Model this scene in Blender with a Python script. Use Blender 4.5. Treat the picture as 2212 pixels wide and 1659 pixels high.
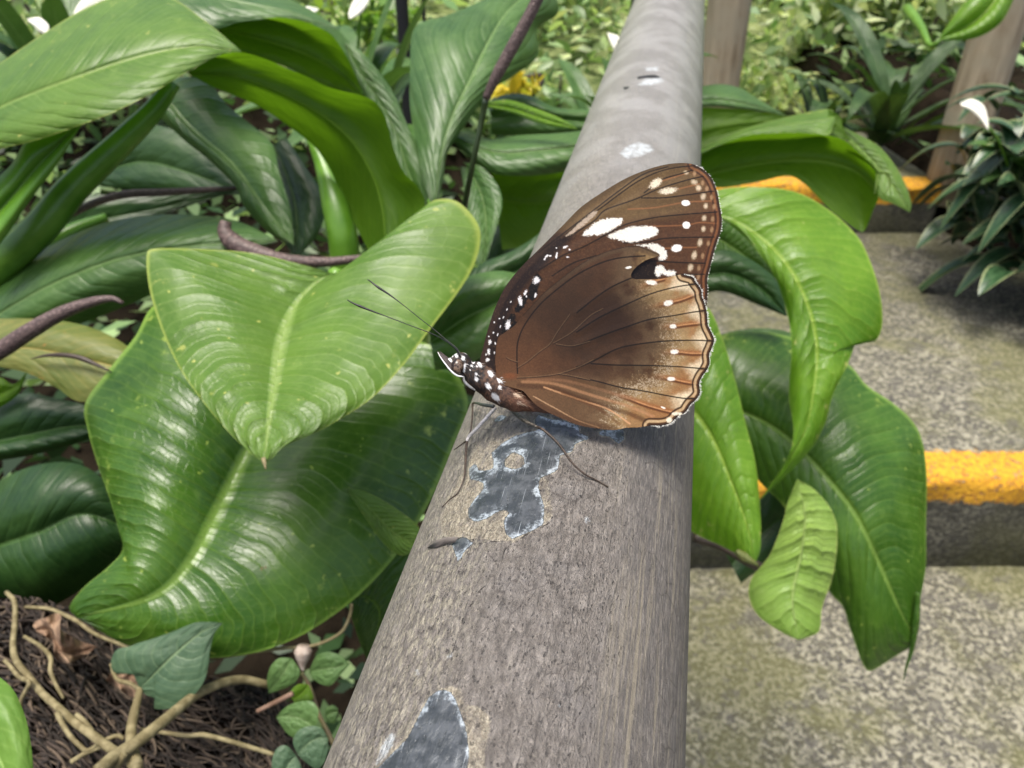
import bpy, math, random
import numpy as np
from mathutils import Vector
random.seed(7); RNG = np.random.default_rng(11)
S = bpy.context.scene
for o in list(bpy.data.objects): bpy.data.objects.remove(o)

# ------------------------------------------------------------------ camera, sky, sun
FP = 1671.0; PITCH = math.radians(31.8); CAMH = 0.9
AX = np.array([1., 0, 0]); AF = np.array([0, math.cos(PITCH), -math.sin(PITCH)]); AU = np.array([0, math.sin(PITCH), math.cos(PITCH)])
CAM = np.array([0, 0, CAMH])
cam = bpy.data.cameras.new('camera'); cam_o = bpy.data.objects.new('camera', cam); S.collection.objects.link(cam_o)
cam_o.location = CAM; cam_o.rotation_euler = (math.pi/2-PITCH, 0, 0)
cam.sensor_width = 36; cam.lens = 36*FP/2212; cam.clip_start = .005; cam.clip_end = 200
cam.dof.use_dof = True; cam.dof.focus_distance = .116; cam.dof.aperture_fstop = 42
S.camera = cam_o
SUN_EL, SUN_AZ = math.radians(80), math.radians(-140)     # azimuth from +Y towards +X
w = bpy.data.worlds.new('World'); S.world = w; w.use_nodes = True
nt = w.node_tree; sky = nt.nodes.new('ShaderNodeTexSky'); sky.sky_type = 'NISHITA'; sky.sun_disc = False
sky.sun_elevation = SUN_EL; sky.sun_rotation = SUN_AZ; sky.air_density = 1.0; sky.dust_density = 6; sky.ozone_density = 1
nt.links.new(sky.outputs[0], nt.nodes['Background'].inputs[0]); nt.nodes['Background'].inputs[1].default_value = .135
sl = bpy.data.lights.new('sun', 'SUN'); sl.energy = 2.7; sl.angle = math.radians(26); sl.color = (1, .96, .88)
so = bpy.data.objects.new('sun', sl); S.collection.objects.link(so)
sdir = Vector((math.sin(SUN_AZ)*math.cos(SUN_EL), math.cos(SUN_AZ)*math.cos(SUN_EL), math.sin(SUN_EL)))
so.rotation_euler = sdir.to_track_quat('Z', 'Y').to_euler(); so.location = (0, 0, 5)
S.view_settings.view_transform = 'Standard'; S.view_settings.look = 'None'; S.view_settings.exposure = .66; S.view_settings.gamma = 1
S.cycles.max_bounces = 7; S.cycles.transparent_max_bounces = 4; S.cycles.use_denoising = True

# ------------------------------------------------------------------ helpers
def P(x, y, d):
    """world point at depth d (m) seen in direction x,y of the reference"""
    x = np.asarray(x, float); y = np.asarray(y, float); d = np.asarray(d, float)
    return CAM + (AX*((x-1106)/FP)[..., None] + AU*((829.5-y)/FP)[..., None] + AF)*d[..., None]
def project(V):
    q = V-CAM; z = q@AF
    z = np.where(np.abs(z) < 1e-4, 1e-4, z)
    return 1106+FP*(q@AX)/z, 829.5-FP*(q@AU)/z, z
def link(o, parent=None):
    S.collection.objects.link(o)
    if parent is not None: o.parent = parent
    return o
def tag(o, label=None, cat=None, group=None, kind=None):
    if label: o['label'] = label
    if cat: o['category'] = cat
    if group: o['group'] = group
    if kind: o['kind'] = kind
    return o
def empty(name, loc, label, cat, group=None):
    o = bpy.data.objects.new(name, None); o.empty_display_size = .02; link(o); o.location = loc; S_loc[o.name] = np.array(loc, float)
    return tag(o, label, cat, group)
S_loc = {}
def off(parent):
    p = parent; t = np.zeros(3)
    while p is not None:
        t = t+S_loc.get(p.name, np.zeros(3)); p = p.parent
    return t
def mesh(name, V, F, mat, parent=None, uv=None, col=None, attrs=None, smooth=True):
    V = np.asarray(V, float)-off(parent)
    me = bpy.data.meshes.new(name)
    me.from_pydata(V.tolist(), [], [tuple(int(i) for i in f) for f in F])
    if smooth: me.polygons.foreach_set('use_smooth', [True]*len(me.polygons))
    if uv is not None or True:
        if uv is not None:
            l = me.uv_layers.new(name='UVMap'); idx = np.empty(len(me.loops), int); me.loops.foreach_get('vertex_index', idx)
            l.data.foreach_set('uv', np.asarray(uv, float)[idx].ravel())
    if col is not None:
        a = me.color_attributes.new('col', 'FLOAT_COLOR', 'POINT'); c = np.ones((len(V), 4)); c[:, :3] = col; a.data.foreach_set('color', c.ravel())
    for k, v in (attrs or {}).items():
        a = me.attributes.new(k, 'FLOAT', 'POINT'); a.data.foreach_set('value', np.asarray(v, float))
    me.materials.append(mat); me.update()
    return link(bpy.data.objects.new(name, me), parent)
def cr(pts, n, closed=False):
    """Catmull-Rom through pts, resampled to n points by arc length"""
    p = np.asarray(pts, float)
    if closed: q = np.vstack([p[-1], p, p[0], p[1]])
    else: q = np.vstack([2*p[0]-p[1], p, 2*p[-1]-p[-2]])
    out = []
    for i in range(1, len(q)-2):
        t = np.linspace(0, 1, 14, endpoint=False)[:, None]
        a, b, c, d = q[i-1], q[i], q[i+1], q[i+2]
        out.append(.5*((2*b)+(-a+c)*t+(2*a-5*b+4*c-d)*t**2+(-a+3*b-3*c+d)*t**3))
    out.append(q[-2][None]); out = np.vstack(out)
    s = np.r_[0, np.cumsum(np.linalg.norm(np.diff(out[:, :2], axis=0), axis=1)+1e-9)]
    u = np.linspace(0, s[-1], n)
    return np.stack([np.interp(u, s, out[:, k]) for k in range(out.shape[1])], 1)
def srgb(r, g, b):
    c = np.array([r, g, b], float)/255
    return tuple(np.where(c <= .04045, c/12.92, ((c+.055)/1.055)**2.4))
# node helper
class N:
    def __init__(s, name):
        s.m = bpy.data.materials.new(name); s.m.use_nodes = True; s.t = s.m.node_tree; s.b = s.t.nodes['Principled BSDF']; s.out = s.t.nodes['Material Output']
    def n(s, ty, **k):
        x = s.t.nodes.new('ShaderNode'+ty)
        for a, v in k.items(): setattr(x, a, v)
        return x
    def put(s, sock, v):
        if v is None: return
        if isinstance(v, bpy.types.NodeSocket): s.t.links.new(v, sock)
        elif isinstance(v, (tuple, list)) and len(v) == 3 and sock.type == 'RGBA': sock.default_value = (*v, 1)
        else: sock.default_value = v
    def math(s, op, a, b=None, c=None, clamp=False):
        x = s.n('Math', operation=op, use_clamp=clamp)
        for i, v in enumerate((a, b, c)):
            if v is not None: s.put(x.inputs[i], v)
        return x.outputs[0]
    def sm(s, v, lo, hi):
        x = s.n('MapRange', interpolation_type='SMOOTHSTEP'); s.put(x.inputs[0], v); x.inputs[1].default_value = lo; x.inputs[2].default_value = hi
        return x.outputs[0]
    def mix(s, f, a, b, mode='MIX'):
        x = s.n('Mix', data_type='RGBA', blend_type=mode); s.put(x.inputs[0], f); s.put(x.inputs[6], a); s.put(x.inputs[7], b)
        return x.outputs[2]
    def noise(s, vec, scale, detail=3, rough=.55, dist=0):
        x = s.n('TexNoise'); s.put(x.inputs['Vector'], vec); x.inputs['Scale'].default_value = scale; x.inputs['Detail'].default_value = detail
        x.inputs['Roughness'].default_value = rough; x.inputs['Distortion'].default_value = dist
        return x.outputs[0]
    def voro(s, vec, scale, feature='F1', rnd=1):
        x = s.n('TexVoronoi', feature=feature); s.put(x.inputs['Vector'], vec); x.inputs['Scale'].default_value = scale; x.inputs['Randomness'].default_value = rnd
        return x
    def mapping(s, vec, sc=(1, 1, 1)):
        x = s.n('Mapping'); s.put(x.inputs[0], vec); x.inputs['Scale'].default_value = sc
        return x.outputs[0]
    def geo(s): return s.n('NewGeometry').outputs['Position']
    def obj(s): return s.n('TexCoord').outputs['Object']
    def uv(s): return s.n('UVMap', uv_map='UVMap').outputs[0]
    def attr(s, nm, o='Fac'): return s.n('Attribute', attribute_name=nm).outputs[o]
    def bump(s, h, strength, dist, normal=None):
        x = s.n('Bump'); x.inputs['Strength'].default_value = strength; x.inputs['Distance'].default_value = dist; s.put(x.inputs['Height'], h)
        if normal is not None: s.put(x.inputs['Normal'], normal)
        return x.outputs[0]
    def set(s, **k):
        for a, v in k.items(): s.put(s.b.inputs[a.replace('_', ' ')], v)
        return s

def leaf_mat(name, c1, c2, vein, rough=.32, nv=9, sweep=.16, transl=.3, tcol=None, vw=.10, patch=None, edge=None, bumpd=.0022, coat=0., spec=.5, fine=1.):
    c1, c2, vein = [(c[0]*1.12, c[1]*1.0, c[2]*1.0) for c in (c1, c2, vein)]
    m = N(name); uv = m.uv(); sx = m.n('SeparateXYZ'); m.put(sx.inputs[0], uv)
    pos = m.geo()
    u0 = m.math('SUBTRACT', sx.outputs[0], .5); au = m.math('MULTIPLY', m.math('ABSOLUTE', u0), 2.)
    v = sx.outputs[1]
    wob = m.math('MULTIPLY', m.math('SUBTRACT', m.noise(uv, 3.5, 2), .5), .07)
    sgn = m.math('MULTIPLY', m.math('SIGN', u0), .021)
    ph = m.math('MULTIPLY', m.math('ADD', m.math('ADD', m.math('SUBTRACT', v, m.math('MULTIPLY', m.math('POWER', au, 1.4), sweep)), wob), sgn), nv)
    tri = m.math('MULTIPLY', m.math('ABSOLUTE', m.math('SUBTRACT', m.math('FRACT', ph), .5)), 2.)     # 1 at a side vein
    line = m.sm(tri, 1-vw, 1.0)
    line = m.math('MULTIPLY', line, m.math('SUBTRACT', 1.05, au, clamp=True))
    tri2 = m.math('MULTIPLY', m.math('ABSOLUTE', m.math('SUBTRACT', m.math('FRACT', m.math('MULTIPLY', ph, 3.)), .5)), 2.)
    line2 = m.math('MULTIPLY', m.sm(tri2, .7, 1), .5*fine)
    mid = m.sm(au, .055, .012)
    n1 = m.noise(pos, 22, 3); n2 = m.noise(pos, 160, 3)
    base = m.mix(m.sm(n1, .35, .68), c1, c2)
    base = m.mix(m.math('MULTIPLY', m.sm(n2, .5, .8), .25), base, vein)
    base = m.mix(m.math('MULTIPLY', line2, .45), base, vein)
    base = m.mix(m.math('MULTIPLY', line, .32), base, vein)
    rt = m.voro(m.mapping(uv, (26, 46, 1)), 1., 'DISTANCE_TO_EDGE'); ret = m.math('MULTIPLY', m.sm(rt.outputs['Distance'], .10, .0), fine)
    base = m.mix(m.math('MULTIPLY', ret, .12), base, vein)
    base = m.mix(m.math('MULTIPLY', m.sm(m.noise(pos, 55, 5, .75), .52, .70), .35), base, (c1[0]*.6, c1[1]*.6, c1[2]*.6))
    base = m.mix(m.math('MULTIPLY', mid, .8), base, vein)
    if edge: base = m.mix(m.math('MULTIPLY', m.sm(au, .965, .995), .7), base, edge)
    if patch:   # pale blemishes near one margin
        b = m.math('MULTIPLY', m.sm(m.noise(pos, 130, 4, .7), .60, .70), m.sm(au, .55, .95))
        base = m.mix(m.math('MULTIPLY', b, .75), base, patch)
        b2 = m.sm(m.noise(pos, 260, 2), .71, .75); base = m.mix(m.math('MULTIPLY', b2, .8), base, patch)
        b3 = m.sm(m.noise(pos, 95, 5, .8), .70, .735); base = m.mix(m.math('MULTIPLY', b3, .8), base, (.16, .09, .03))
    h = m.math('ADD', m.math('MULTIPLY', m.math('POWER', tri, 2.), -.8), m.math('MULTIPLY', mid, -.9))
    h = m.math('ADD', h, m.math('MULTIPLY', m.noise(pos, 38, 1), .9))
    h = m.math('ADD', h, m.math('ADD', m.math('MULTIPLY', line2, -.35), m.math('MULTIPLY', ret, -.07))); h = m.math('MULTIPLY', h, m.math('ADD', m.math('MULTIPLY', m.sm(m.noise(pos, 18, 2), .35, .65), .9), .25))
    lo = m.math('ADD', m.noise(pos, 13, 1, .4, .3), m.math('MULTIPLY', m.noise(uv, 7, 1, .5), .4)); nb = m.bump(lo, .7, .004)
    nb = m.bump(h, .8, bumpd, nb)
    nb = m.bump(n2, .12, .0006, nb)
    m.set(Base_Color=base, Roughness=m.math('ADD', m.math('MULTIPLY', n1, .12), rough-.06), Normal=nb)
    m.b.inputs['Specular IOR Level'].default_value = spec
    if transl > 0:
        tr = m.n('BsdfTranslucent'); tc = m.mix(.5, base, tcol or (c1[0]*1.8+.04, c1[1]*2.0+.05, c1[2]*.4)); m.put(tr.inputs[0], tc); m.put(tr.inputs[1], nb)
        mx = m.n('MixShader'); mx.inputs[0].default_value = transl; m.t.links.new(m.b.outputs[0], mx.inputs[1]); m.t.links.new(tr.outputs[0], mx.inputs[2])
        m.t.links.new(mx.outputs[0], m.out.inputs[0])
    return m.m
def leaf(parent, mat, L, M, R, d, el=0., er=0., bl=.006, br=None, wave=0., wf=9., nv=64, nu=18, name='leaf', label=None):
    """leaf blade: left margin, midrib, right margin as curves, each row bowed between midrib and margin"""
    l, m_, r = cr(L, nv), cr(M, nv), cr(R, nv)
    br = bl if br is None else br
    vv = np.linspace(0, 1, nv); dm = np.interp(vv, np.linspace(0, 1, len(d)), d)
    k = np.ones(7)/7; dm = np.convolve(np.pad(dm, 3, 'edge'), k, 'valid')
    wl = np.linalg.norm(l-m_, axis=1); wr = np.linalg.norm(r-m_, axis=1)
    wl /= wl.max()+1e-6; wr /= wr.max()+1e-6
    V = []; UV = []
    ph = random.uniform(0, 6)
    for side, e, wd, off_, b in ((-1, l, wl, el, bl), (1, r, wr, er, br)):
        ts = np.linspace(1, 0, nu+1)[:-1] if side < 0 else np.linspace(0, 1, nu+1)
        for t in ts:
            xy = m_*(1-t)+e*t
            dd = dm+off_*wd*t**1.3-b*wd*4*t*(1-t)*.5+wave*wd*t**2*np.sin(vv*wf+ph+side)
            V.append(P(xy[:, 0], xy[:, 1], dd)); UV.append(np.stack([np.full(nv, .5+.5*side*t), vv], 1))
    nc = len(V); V = np.stack(V, 1).reshape(-1, 3); UV = np.stack(UV, 1).reshape(-1, 2)
    F = [(i*nc+j, i*nc+j+1, (i+1)*nc+j+1, (i+1)*nc+j) for i in range(nv-1) for j in range(nc-1)]
    o = mesh(name, V, F, mat, parent, uv=UV)
    if label: o['label'] = label
    return o
def tube_v(pts, rad, n=10, cap=True):
    p = np.asarray(pts, float); k = len(p); rad = np.interp(np.linspace(0, 1, k), np.linspace(0, 1, len(rad)), rad) if np.ndim(rad) else np.full(k, rad)
    T = np.gradient(p, axis=0); T /= np.linalg.norm(T, axis=1)[:, None]+1e-12
    up = np.array([0, 0, 1.]) if abs(T[0][2]) < .9 else np.array([1., 0, 0])
    V = []; UV = []; a = np.linspace(0, 2*math.pi, n, endpoint=False)
    u = np.cross(T[0], up); u /= np.linalg.norm(u)
    for i in range(k):
        u = u-T[i]*u.dot(T[i]); u /= np.linalg.norm(u)+1e-12; w_ = np.cross(T[i], u)
        V.append(p[i]+rad[i]*(np.cos(a)[:, None]*u+np.sin(a)[:, None]*w_)); UV.append(np.stack([a/(2*math.pi), np.full(n, i/(k-1))], 1))
    V = np.vstack(V); UV = np.vstack(UV)
    F = [(i*n+j, i*n+(j+1) % n, (i+1)*n+(j+1) % n, (i+1)*n+j) for i in range(k-1) for j in range(n)]
    if cap: F += [tuple(range(n))[::-1], tuple(range((k-1)*n, k*n))]
    return V, F, UV
def tube(name, pts, rad, mat, parent=None, n=10, k=30, px=True, label=None):
    """pts: (x,y,depth) in reference directions if px else world"""
    q = cr(pts, k); W = P(q[:, 0], q[:, 1], q[:, 2]) if px else q
    V, F, UV = tube_v(W, rad, n)
    o = mesh(name, V, F, mat, parent, uv=UV)
    if label: o['label'] = label
    return o

# ------------------------------------------------------------------ materials
G = leaf_mat
M_light = G('leaf_light', (.065, .16, .016), (.10, .215, .024), (.22, .36, .09), .38, 13, .24, .28, patch=(.45, .48, .12), edge=(.35, .42, .08), bumpd=.0009, vw=.07)
M_glossy = G('leaf_glossy', (.026, .088, .007), (.052, .14, .012), (.15, .28, .05), .30, 17, .16, .2, edge=(.22, .36, .06), patch=(.32, .42, .08), bumpd=.0013, vw=.07)
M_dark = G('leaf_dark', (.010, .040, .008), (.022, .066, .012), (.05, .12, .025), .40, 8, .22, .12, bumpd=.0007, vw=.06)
M_under = G('leaf_underside', (.05, .13, .006), (.065, .155, .008), (.11, .23, .015), .5, 6, .26, .5, tcol=(.17, .37, .004), bumpd=.0006, spec=.3, vw=.04)
M_grey = G('leaf_bluegreen', (.035, .10, .020), (.065, .155, .034), (.14, .26, .08), .36, 11, .26, .2, bumpd=.0007, vw=.06)
M_bright = G('leaf_bright', (.08, .22, .010), (.13, .30, .016), (.28, .46, .06), .36, 16, .14, .36, patch=(.5, .5, .15), edge=(.32, .45, .06), bumpd=.0012, vw=.07)
M_young = G('leaf_young', (.19, .37, .06), (.26, .45, .09), (.36, .55, .17), .40, 9, .05, .35, edge=(.55, .6, .2), bumpd=.0055, tcol=(.5, .7, .08))
M_yellow = G('leaf_yellowing', (.09, .145, .03), (.14, .175, .04), (.32, .30, .08), .42, 4, .3, .25, patch=(.35, .2, .05), bumpd=.0006, vw=.05)
M_ivy = G('leaf_ivy', (.035, .085, .045), (.05, .11, .055), (.16, .26, .13), .5, 4, .45, .15, bumpd=.0006)
M_small = G('leaf_small', (.07, .16, .045), (.095, .20, .06), (.17, .28, .11), .48, 4, .4, .25, bumpd=.0003, vw=.05)
M_plain = G('leaf_smooth', (.12, .27, .04), (.16, .33, .055), (.24, .42, .1), .5, 3, .3, .3, bumpd=.0002)
M_spathe = N('spathe_white').set(Base_Color=(.78, .77, .66), Roughness=.45).m
def stalk_mat(name, c1, c2, rough=.4, scale=120, bd=.0004):
    m = N(name); uv = m.mapping(m.uv(), (3, 1, 1)); p = m.geo()
    n1 = m.noise(p, scale, 3); m.set(Base_Color=m.mix(m.sm(n1, .35, .7), c1, c2), Roughness=rough, Normal=m.bump(m.noise(p, scale*5, 2), .4, bd)); return m.m
M_stalk = stalk_mat('stalk_green', (.075, .19, .012), (.13, .27, .03), .35, 40)
M_darkstem = stalk_mat('stalk_brown', (.035, .025, .018), (.06, .042, .03), .5)
M_vine = stalk_mat('vine_bark', (.13, .105, .045), (.27, .23, .12), .75, 200, .0006)
def spadix_mat():
    m = N('spadix'); uv = m.uv(); mp = m.mapping(uv, (14, 60, 1)); v = m.voro(mp, 1.)
    c = m.mix(m.sm(v.outputs['Distance'], .2, .6), (.16, .11, .10), (.07, .045, .042))
    m.set(Base_Color=c, Roughness=.55, Normal=m.bump(v.outputs['Distance'], .5, .0006)); return m.m
M_spadix = spadix_mat()

# ------------------------------------------------------------------ ground, path, steps
def soil_mat(nm='soil', far=False):
    m = N(nm); p = m.geo(); n1 = m.noise(p, 9, 6, .7); n2 = m.noise(p, 60, 4)
    sy = m.n('SeparateXYZ'); m.put(sy.inputs[0], p)
    m.set(Base_Color=m.mix(m.math('MULTIPLY', m.sm(sy.outputs[1], 2.4, 3.2), float(far)), m.mix(m.sm(n1, .3, .7), (.007, .005, .003), (.022, .016, .010)), m.mix(m.sm(n1, .4, .6), (.06, .09, .03), (.26, .30, .13))), Roughness=.95, Normal=m.bump(m.math('ADD', n1, m.math('MULTIPLY', n2, .4)), .8, .02)); m.b.inputs['Specular IOR Level'].default_value = .08; return m.m
M_soil = soil_mat()
def path_mat(name, paint=None):
    m = N(name); p = m.geo()
    v = m.voro(p, 170); n1 = m.noise(p, 300, 3, .7); n2 = m.noise(p, 4.5, 4, .6); n3 = m.noise(p, 135, 4, .7)
    c = m.mix(v.outputs['Color'], (.25, .225, .17), (.5, .46, .36)); 
    cs = m.n('SeparateColor'); m.put(cs.inputs[0], v.outputs['Color'])
    c = m.mix(m.sm(cs.outputs[0], .1, .9), (.085, .080, .055), (.30, .285, .210))
    c = m.mix(m.sm(n3, .50, .58), c, (.055, .052, .044))
    c = m.mix(m.math('MULTIPLY', m.sm(n1, .58, .72), .75), c, (.07, .065, .06))
    c = m.mix(m.math('MULTIPLY', m.sm(n1, .38, .30), .8), c, (.48, .46, .39))
    c = m.mix(m.math('MULTIPLY', m.sm(n2, .44, .60), .55), c, (.13, .13, .04))
    c = m.mix(m.math('MULTIPLY', m.sm(m.noise(p, 26, 6, .8), .53, .60), .65), c, (.085, .08, .068))
    h = m.math('ADD', m.math('MULTIPLY', v.outputs['Distance'], -.6), n3); rgh = .9
    if paint:
        ysurf, ztop, rag, yb, zb = paint
        s = m.n('SeparateXYZ'); m.put(s.inputs[0], p)
        wn = m.math('MULTIPLY', m.math('SUBTRACT', m.noise(p, 60, 6, .85), .5), rag*1.9)
        a = m.sm(m.math('ADD', s.outputs[1], wn), ysurf+yb, ysurf+yb-.006)         # near the front edge
        b = m.sm(m.math('ADD', s.outputs[2], wn), ztop-zb-.006, ztop-zb)    # upper part of the riser
        pm = m.math('MULTIPLY', a, b)
        worn = m.sm(m.noise(p, 120, 6, .85), .55, .61); pm = m.math('MULTIPLY', pm, m.math('SUBTRACT', 1., worn))
        yc = m.mix(m.sm(m.noise(p, 120, 5, .75), .42, .62), (.62, .33, .018), (.40, .15, .006))
        # bare riser is mixed darker than the tread
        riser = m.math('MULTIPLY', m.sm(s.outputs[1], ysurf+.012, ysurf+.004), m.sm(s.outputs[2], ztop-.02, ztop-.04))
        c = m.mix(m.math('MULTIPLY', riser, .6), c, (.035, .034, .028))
        c = m.mix(pm, c, yc)
    m.set(Base_Color=c, Roughness=rgh, Normal=m.bump(h, .7, .003)); return m.m
def sheet(name, x0, x1, y0, y1, fz, nx, ny, mat):
    xs = np.linspace(x0, x1, nx); ys = np.linspace(y0, y1, ny); X, Y = np.meshgrid(xs, ys); Z = fz(X, Y)
    V = np.stack([X.ravel(), Y.ravel(), Z.ravel()], 1); F = [(i*nx+j, i*nx+j+1, (i+1)*nx+j+1, (i+1)*nx+j) for i in range(ny-1) for j in range(nx-1)]
    return tag(mesh(name, V, F, mat), kind='structure')
def gz(X, Y):
    bank = np.clip((Y-3.2)/6, 0, 1)**1.2*2.6
    left = .12*np.clip((-X)/.5, 0, 1)
    return -.03+left+bank+.32*np.clip((Y-2.0)/.5, 0, 1)+.03*np.sin(X*3+Y*2.1)*np.clip((Y-2)/1, 0, 1)
sheet('ground', -14, 14, -4, 24, gz, 113, 113, soil_mat('forest_floor', True))
def step(name, x0, x1, y0, y1, ztop, zbot, mat, rad=.02):
    prof = [(y1, ztop)]
    for a in np.linspace(0, 90, 7): prof.append((y0+rad-rad*math.sin(math.radians(a)), ztop-rad+rad*math.cos(math.radians(a))))
    prof += [(y0+.004, (ztop+zbot)/2), (y0+.006, zbot), (y1, zbot)]
    xs = np.linspace(x0, x1, 60); V = []
    for x in xs:
        for k, (y, z) in enumerate(prof):
            j = .0022*math.sin(x*31+k)+.003*math.sin(x*11.3) if 0 < k < len(prof)-1 else 0
            V.append((x, y+j, z+j*.5))
    n = len(prof); F = [(i*n+j, i*n+(j+1) % n, (i+1)*n+(j+1) % n, (i+1)*n+j) for i in range(len(xs)-1) for j in range(n)]
    F += [tuple(range(n))[::-1], tuple(range((len(xs)-1)*n, len(xs)*n))]
    return tag(mesh(name, V, F, mat), kind='structure')
pa = path_mat('path_concrete')
sheet('path', -.02, 1.5, -1.2, .93, lambda X, Y: 0*X+.0+.002*np.sin(X*9)*np.sin(Y*7), 30, 30, pa)
s1 = path_mat('step_concrete', (.89, .18, .03, .075, .040)); s2 = path_mat('upper_step_concrete', (1.9, .306, .02, .07, .045))
step('step', .0, 1.5, .89, 1.95, .18, -.05, s1); step('upper_step', .42, 1.075, 1.9, 2.55, .306, .1, s2, .015)

# ------------------------------------------------------------------ handrail
VD = np.array([0.20163839, 0.97629189, 0.07871535]); VD /= np.linalg.norm(VD)
RAX = np.array([-0.1053683, 0.10152135, -0.98923755]); RAX -= VD*RAX.dot(VD); RAX /= np.linalg.norm(RAX)
RR = .024; RO = CAM+RAX*0.1078438822; RSIDE = np.cross(VD, -RAX)          # to the right
def hit(x, y):
    x = np.asarray(x, float); y = np.asarray(y, float); d = P(x, y, np.ones_like(x))-CAM
    d_ = d-(d@VD)[..., None]*VD; o_ = CAM-RO; o_ = o_-VD*o_.dot(VD)
    A = (d_*d_).sum(-1); B = 2*(d_@o_); C = o_.dot(o_)-RR**2; D = np.maximum(B*B-4*A*C, 0)
    return (-B-np.sqrt(D))/(2*A)
def inpoly(x, y, poly):
    c = np.zeros(x.shape, bool); n = len(poly); j = n-1
    for i in range(n):
        xi, yi = poly[i]; xj, yj = poly[j]
        if yi != yj:
            c ^= ((yi > y) != (yj > y)) & (x < (xj-xi)*(y-yi)/(yj-yi)+xi)
        j = i
    return c
def dline(x, y, line, closed=False):
    best = np.full(x.shape, 1e9); L = [tuple(q[:2]) for q in line]
    if closed: L = L+[L[0]]
    for (ax_, ay), (bx, by) in zip(L[:-1], L[1:]):
        dx, dy = bx-ax_, by-ay; q = dx*dx+dy*dy+1e-9; t = np.clip(((x-ax_)*dx+(y-ay)*dy)/q, 0, 1)
        best = np.minimum(best, (x-ax_-t*dx)**2+(y-ay-t*dy)**2)
    return np.sqrt(best)
def sdf(x, y, poly):
    d = dline(x, y, poly, True); return np.where(inpoly(x, y, poly), d, -d)
def zt(pts, ox, oy, s): return [(ox+px*s, oy+py*s) for px, py in pts]
za = lambda pts: zt(pts, 907.3, 846.8, .2148)      # enlargements of the reference used for measuring
zb = lambda pts: zt(pts, 605., 950.5, .4297)
patch1 = za([(1180,220),(1300,270),(1450,290),(1600,340),(1600,410),(1720,460),(1560,520),(1530,600),(1400,640),(1400,720),(1380,790),(1200,870),(1190,960),(1250,1150),(1240,1330),(1120,1400),(1020,1440),(920,1480),(860,1420),(840,1280),(900,1230),(870,1180),(780,1200),(680,1270),(560,1310),(490,1260),(480,1180),(560,1060),(640,980),(640,920),(580,890),(500,880),(490,770),(560,710),(590,790),(680,790),(740,760),(740,680),(710,620),(820,520),(950,440),(1100,400),(1200,380),(1150,300)])
hole1 = za([(860,660),(950,600),(1040,650),(1060,740),(950,780),(850,750)])
patch1b = za([(740,300),(790,230),(880,240),(830,290)])
patch1c = za([(1790,380),(2050,370),(2060,470),(2000,530),(1900,450),(1800,440)])
patch2 = zb([(750,1290),(800,1250),(860,1235),(910,1260),(930,1330),(1000,1340),(1050,1380),(1060,1440),(1030,1560),(1030,1800),(330,1800),(450,1660),(620,1500),(700,1380)])
patch2m = zb([(750,1290),(800,1255),(850,1260),(880,1300),(910,1380),(935,1450),(950,1560),(930,1800),(380,1800),(500,1640),(640,1500),(700,1380)])
patch3 = zb([(850,500),(930,480),(980,520),(930,560),(900,640),(870,560)])
cream_l = zb([(1000,150),(1060,60),(1000,20),(920,160),(820,330),(800,400),(820,490),(990,500),(1180,515),(1240,470),(1340,420),(1370,380),(1360,300),(1340,160),(1400,60),(1380,0),(1050,0)])
cracks = [zb([(1180,515),(1140,530),(1115,590),(1080,620),(1060,700),(1000,760),(960,830),(930,880),(890,960),(880,1040),(860,1080),(830,1130)]), zb([(920,1130),(915,1190),(925,1290),(950,1325),(1000,1332),(1050,1365)]),
          zb([(750,485),(830,490),(870,492),(990,502),(1180,520),(1245,470),(1340,425),(1372,385)]), zb([(1360,300),(1340,160)]), zb([(640,1400),(610,1480),(590,1540),(480,1600)])]
chips = [zt(p, 691, 0, .3906) for p in ([(1750,425),(1790,418),(1850,412),(1890,428),(1870,432),(1800,432),(1760,440)], [(1675,480),(1715,478),(1700,495),(1680,495)])]
whites = [zt(p, 691, 0, .3906) for p in ([(1660,850),(1700,810),(1760,788),(1830,805),(1845,830),(1780,860),(1700,875)], [(1760,470),(1800,440),(1880,430),(1900,450),(1830,470)], [(1800,378),(1870,372),(1870,390),(1810,392)])]
whites += [zb([(560,1465),(590,1475),(530,1600),(480,1640),(510,1540)]), zb([(1530,390),(1548,385),(1560,410),(1548,428),(1532,410)]), zb([(675,1165),(700,1150),(710,1175),(685,1190)]), zb([(835,1080),(860,1060),(870,1085),(845,1105)]), zb([(1395,1325),(1410,1320),(1408,1345),(1395,1340)])]
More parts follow.
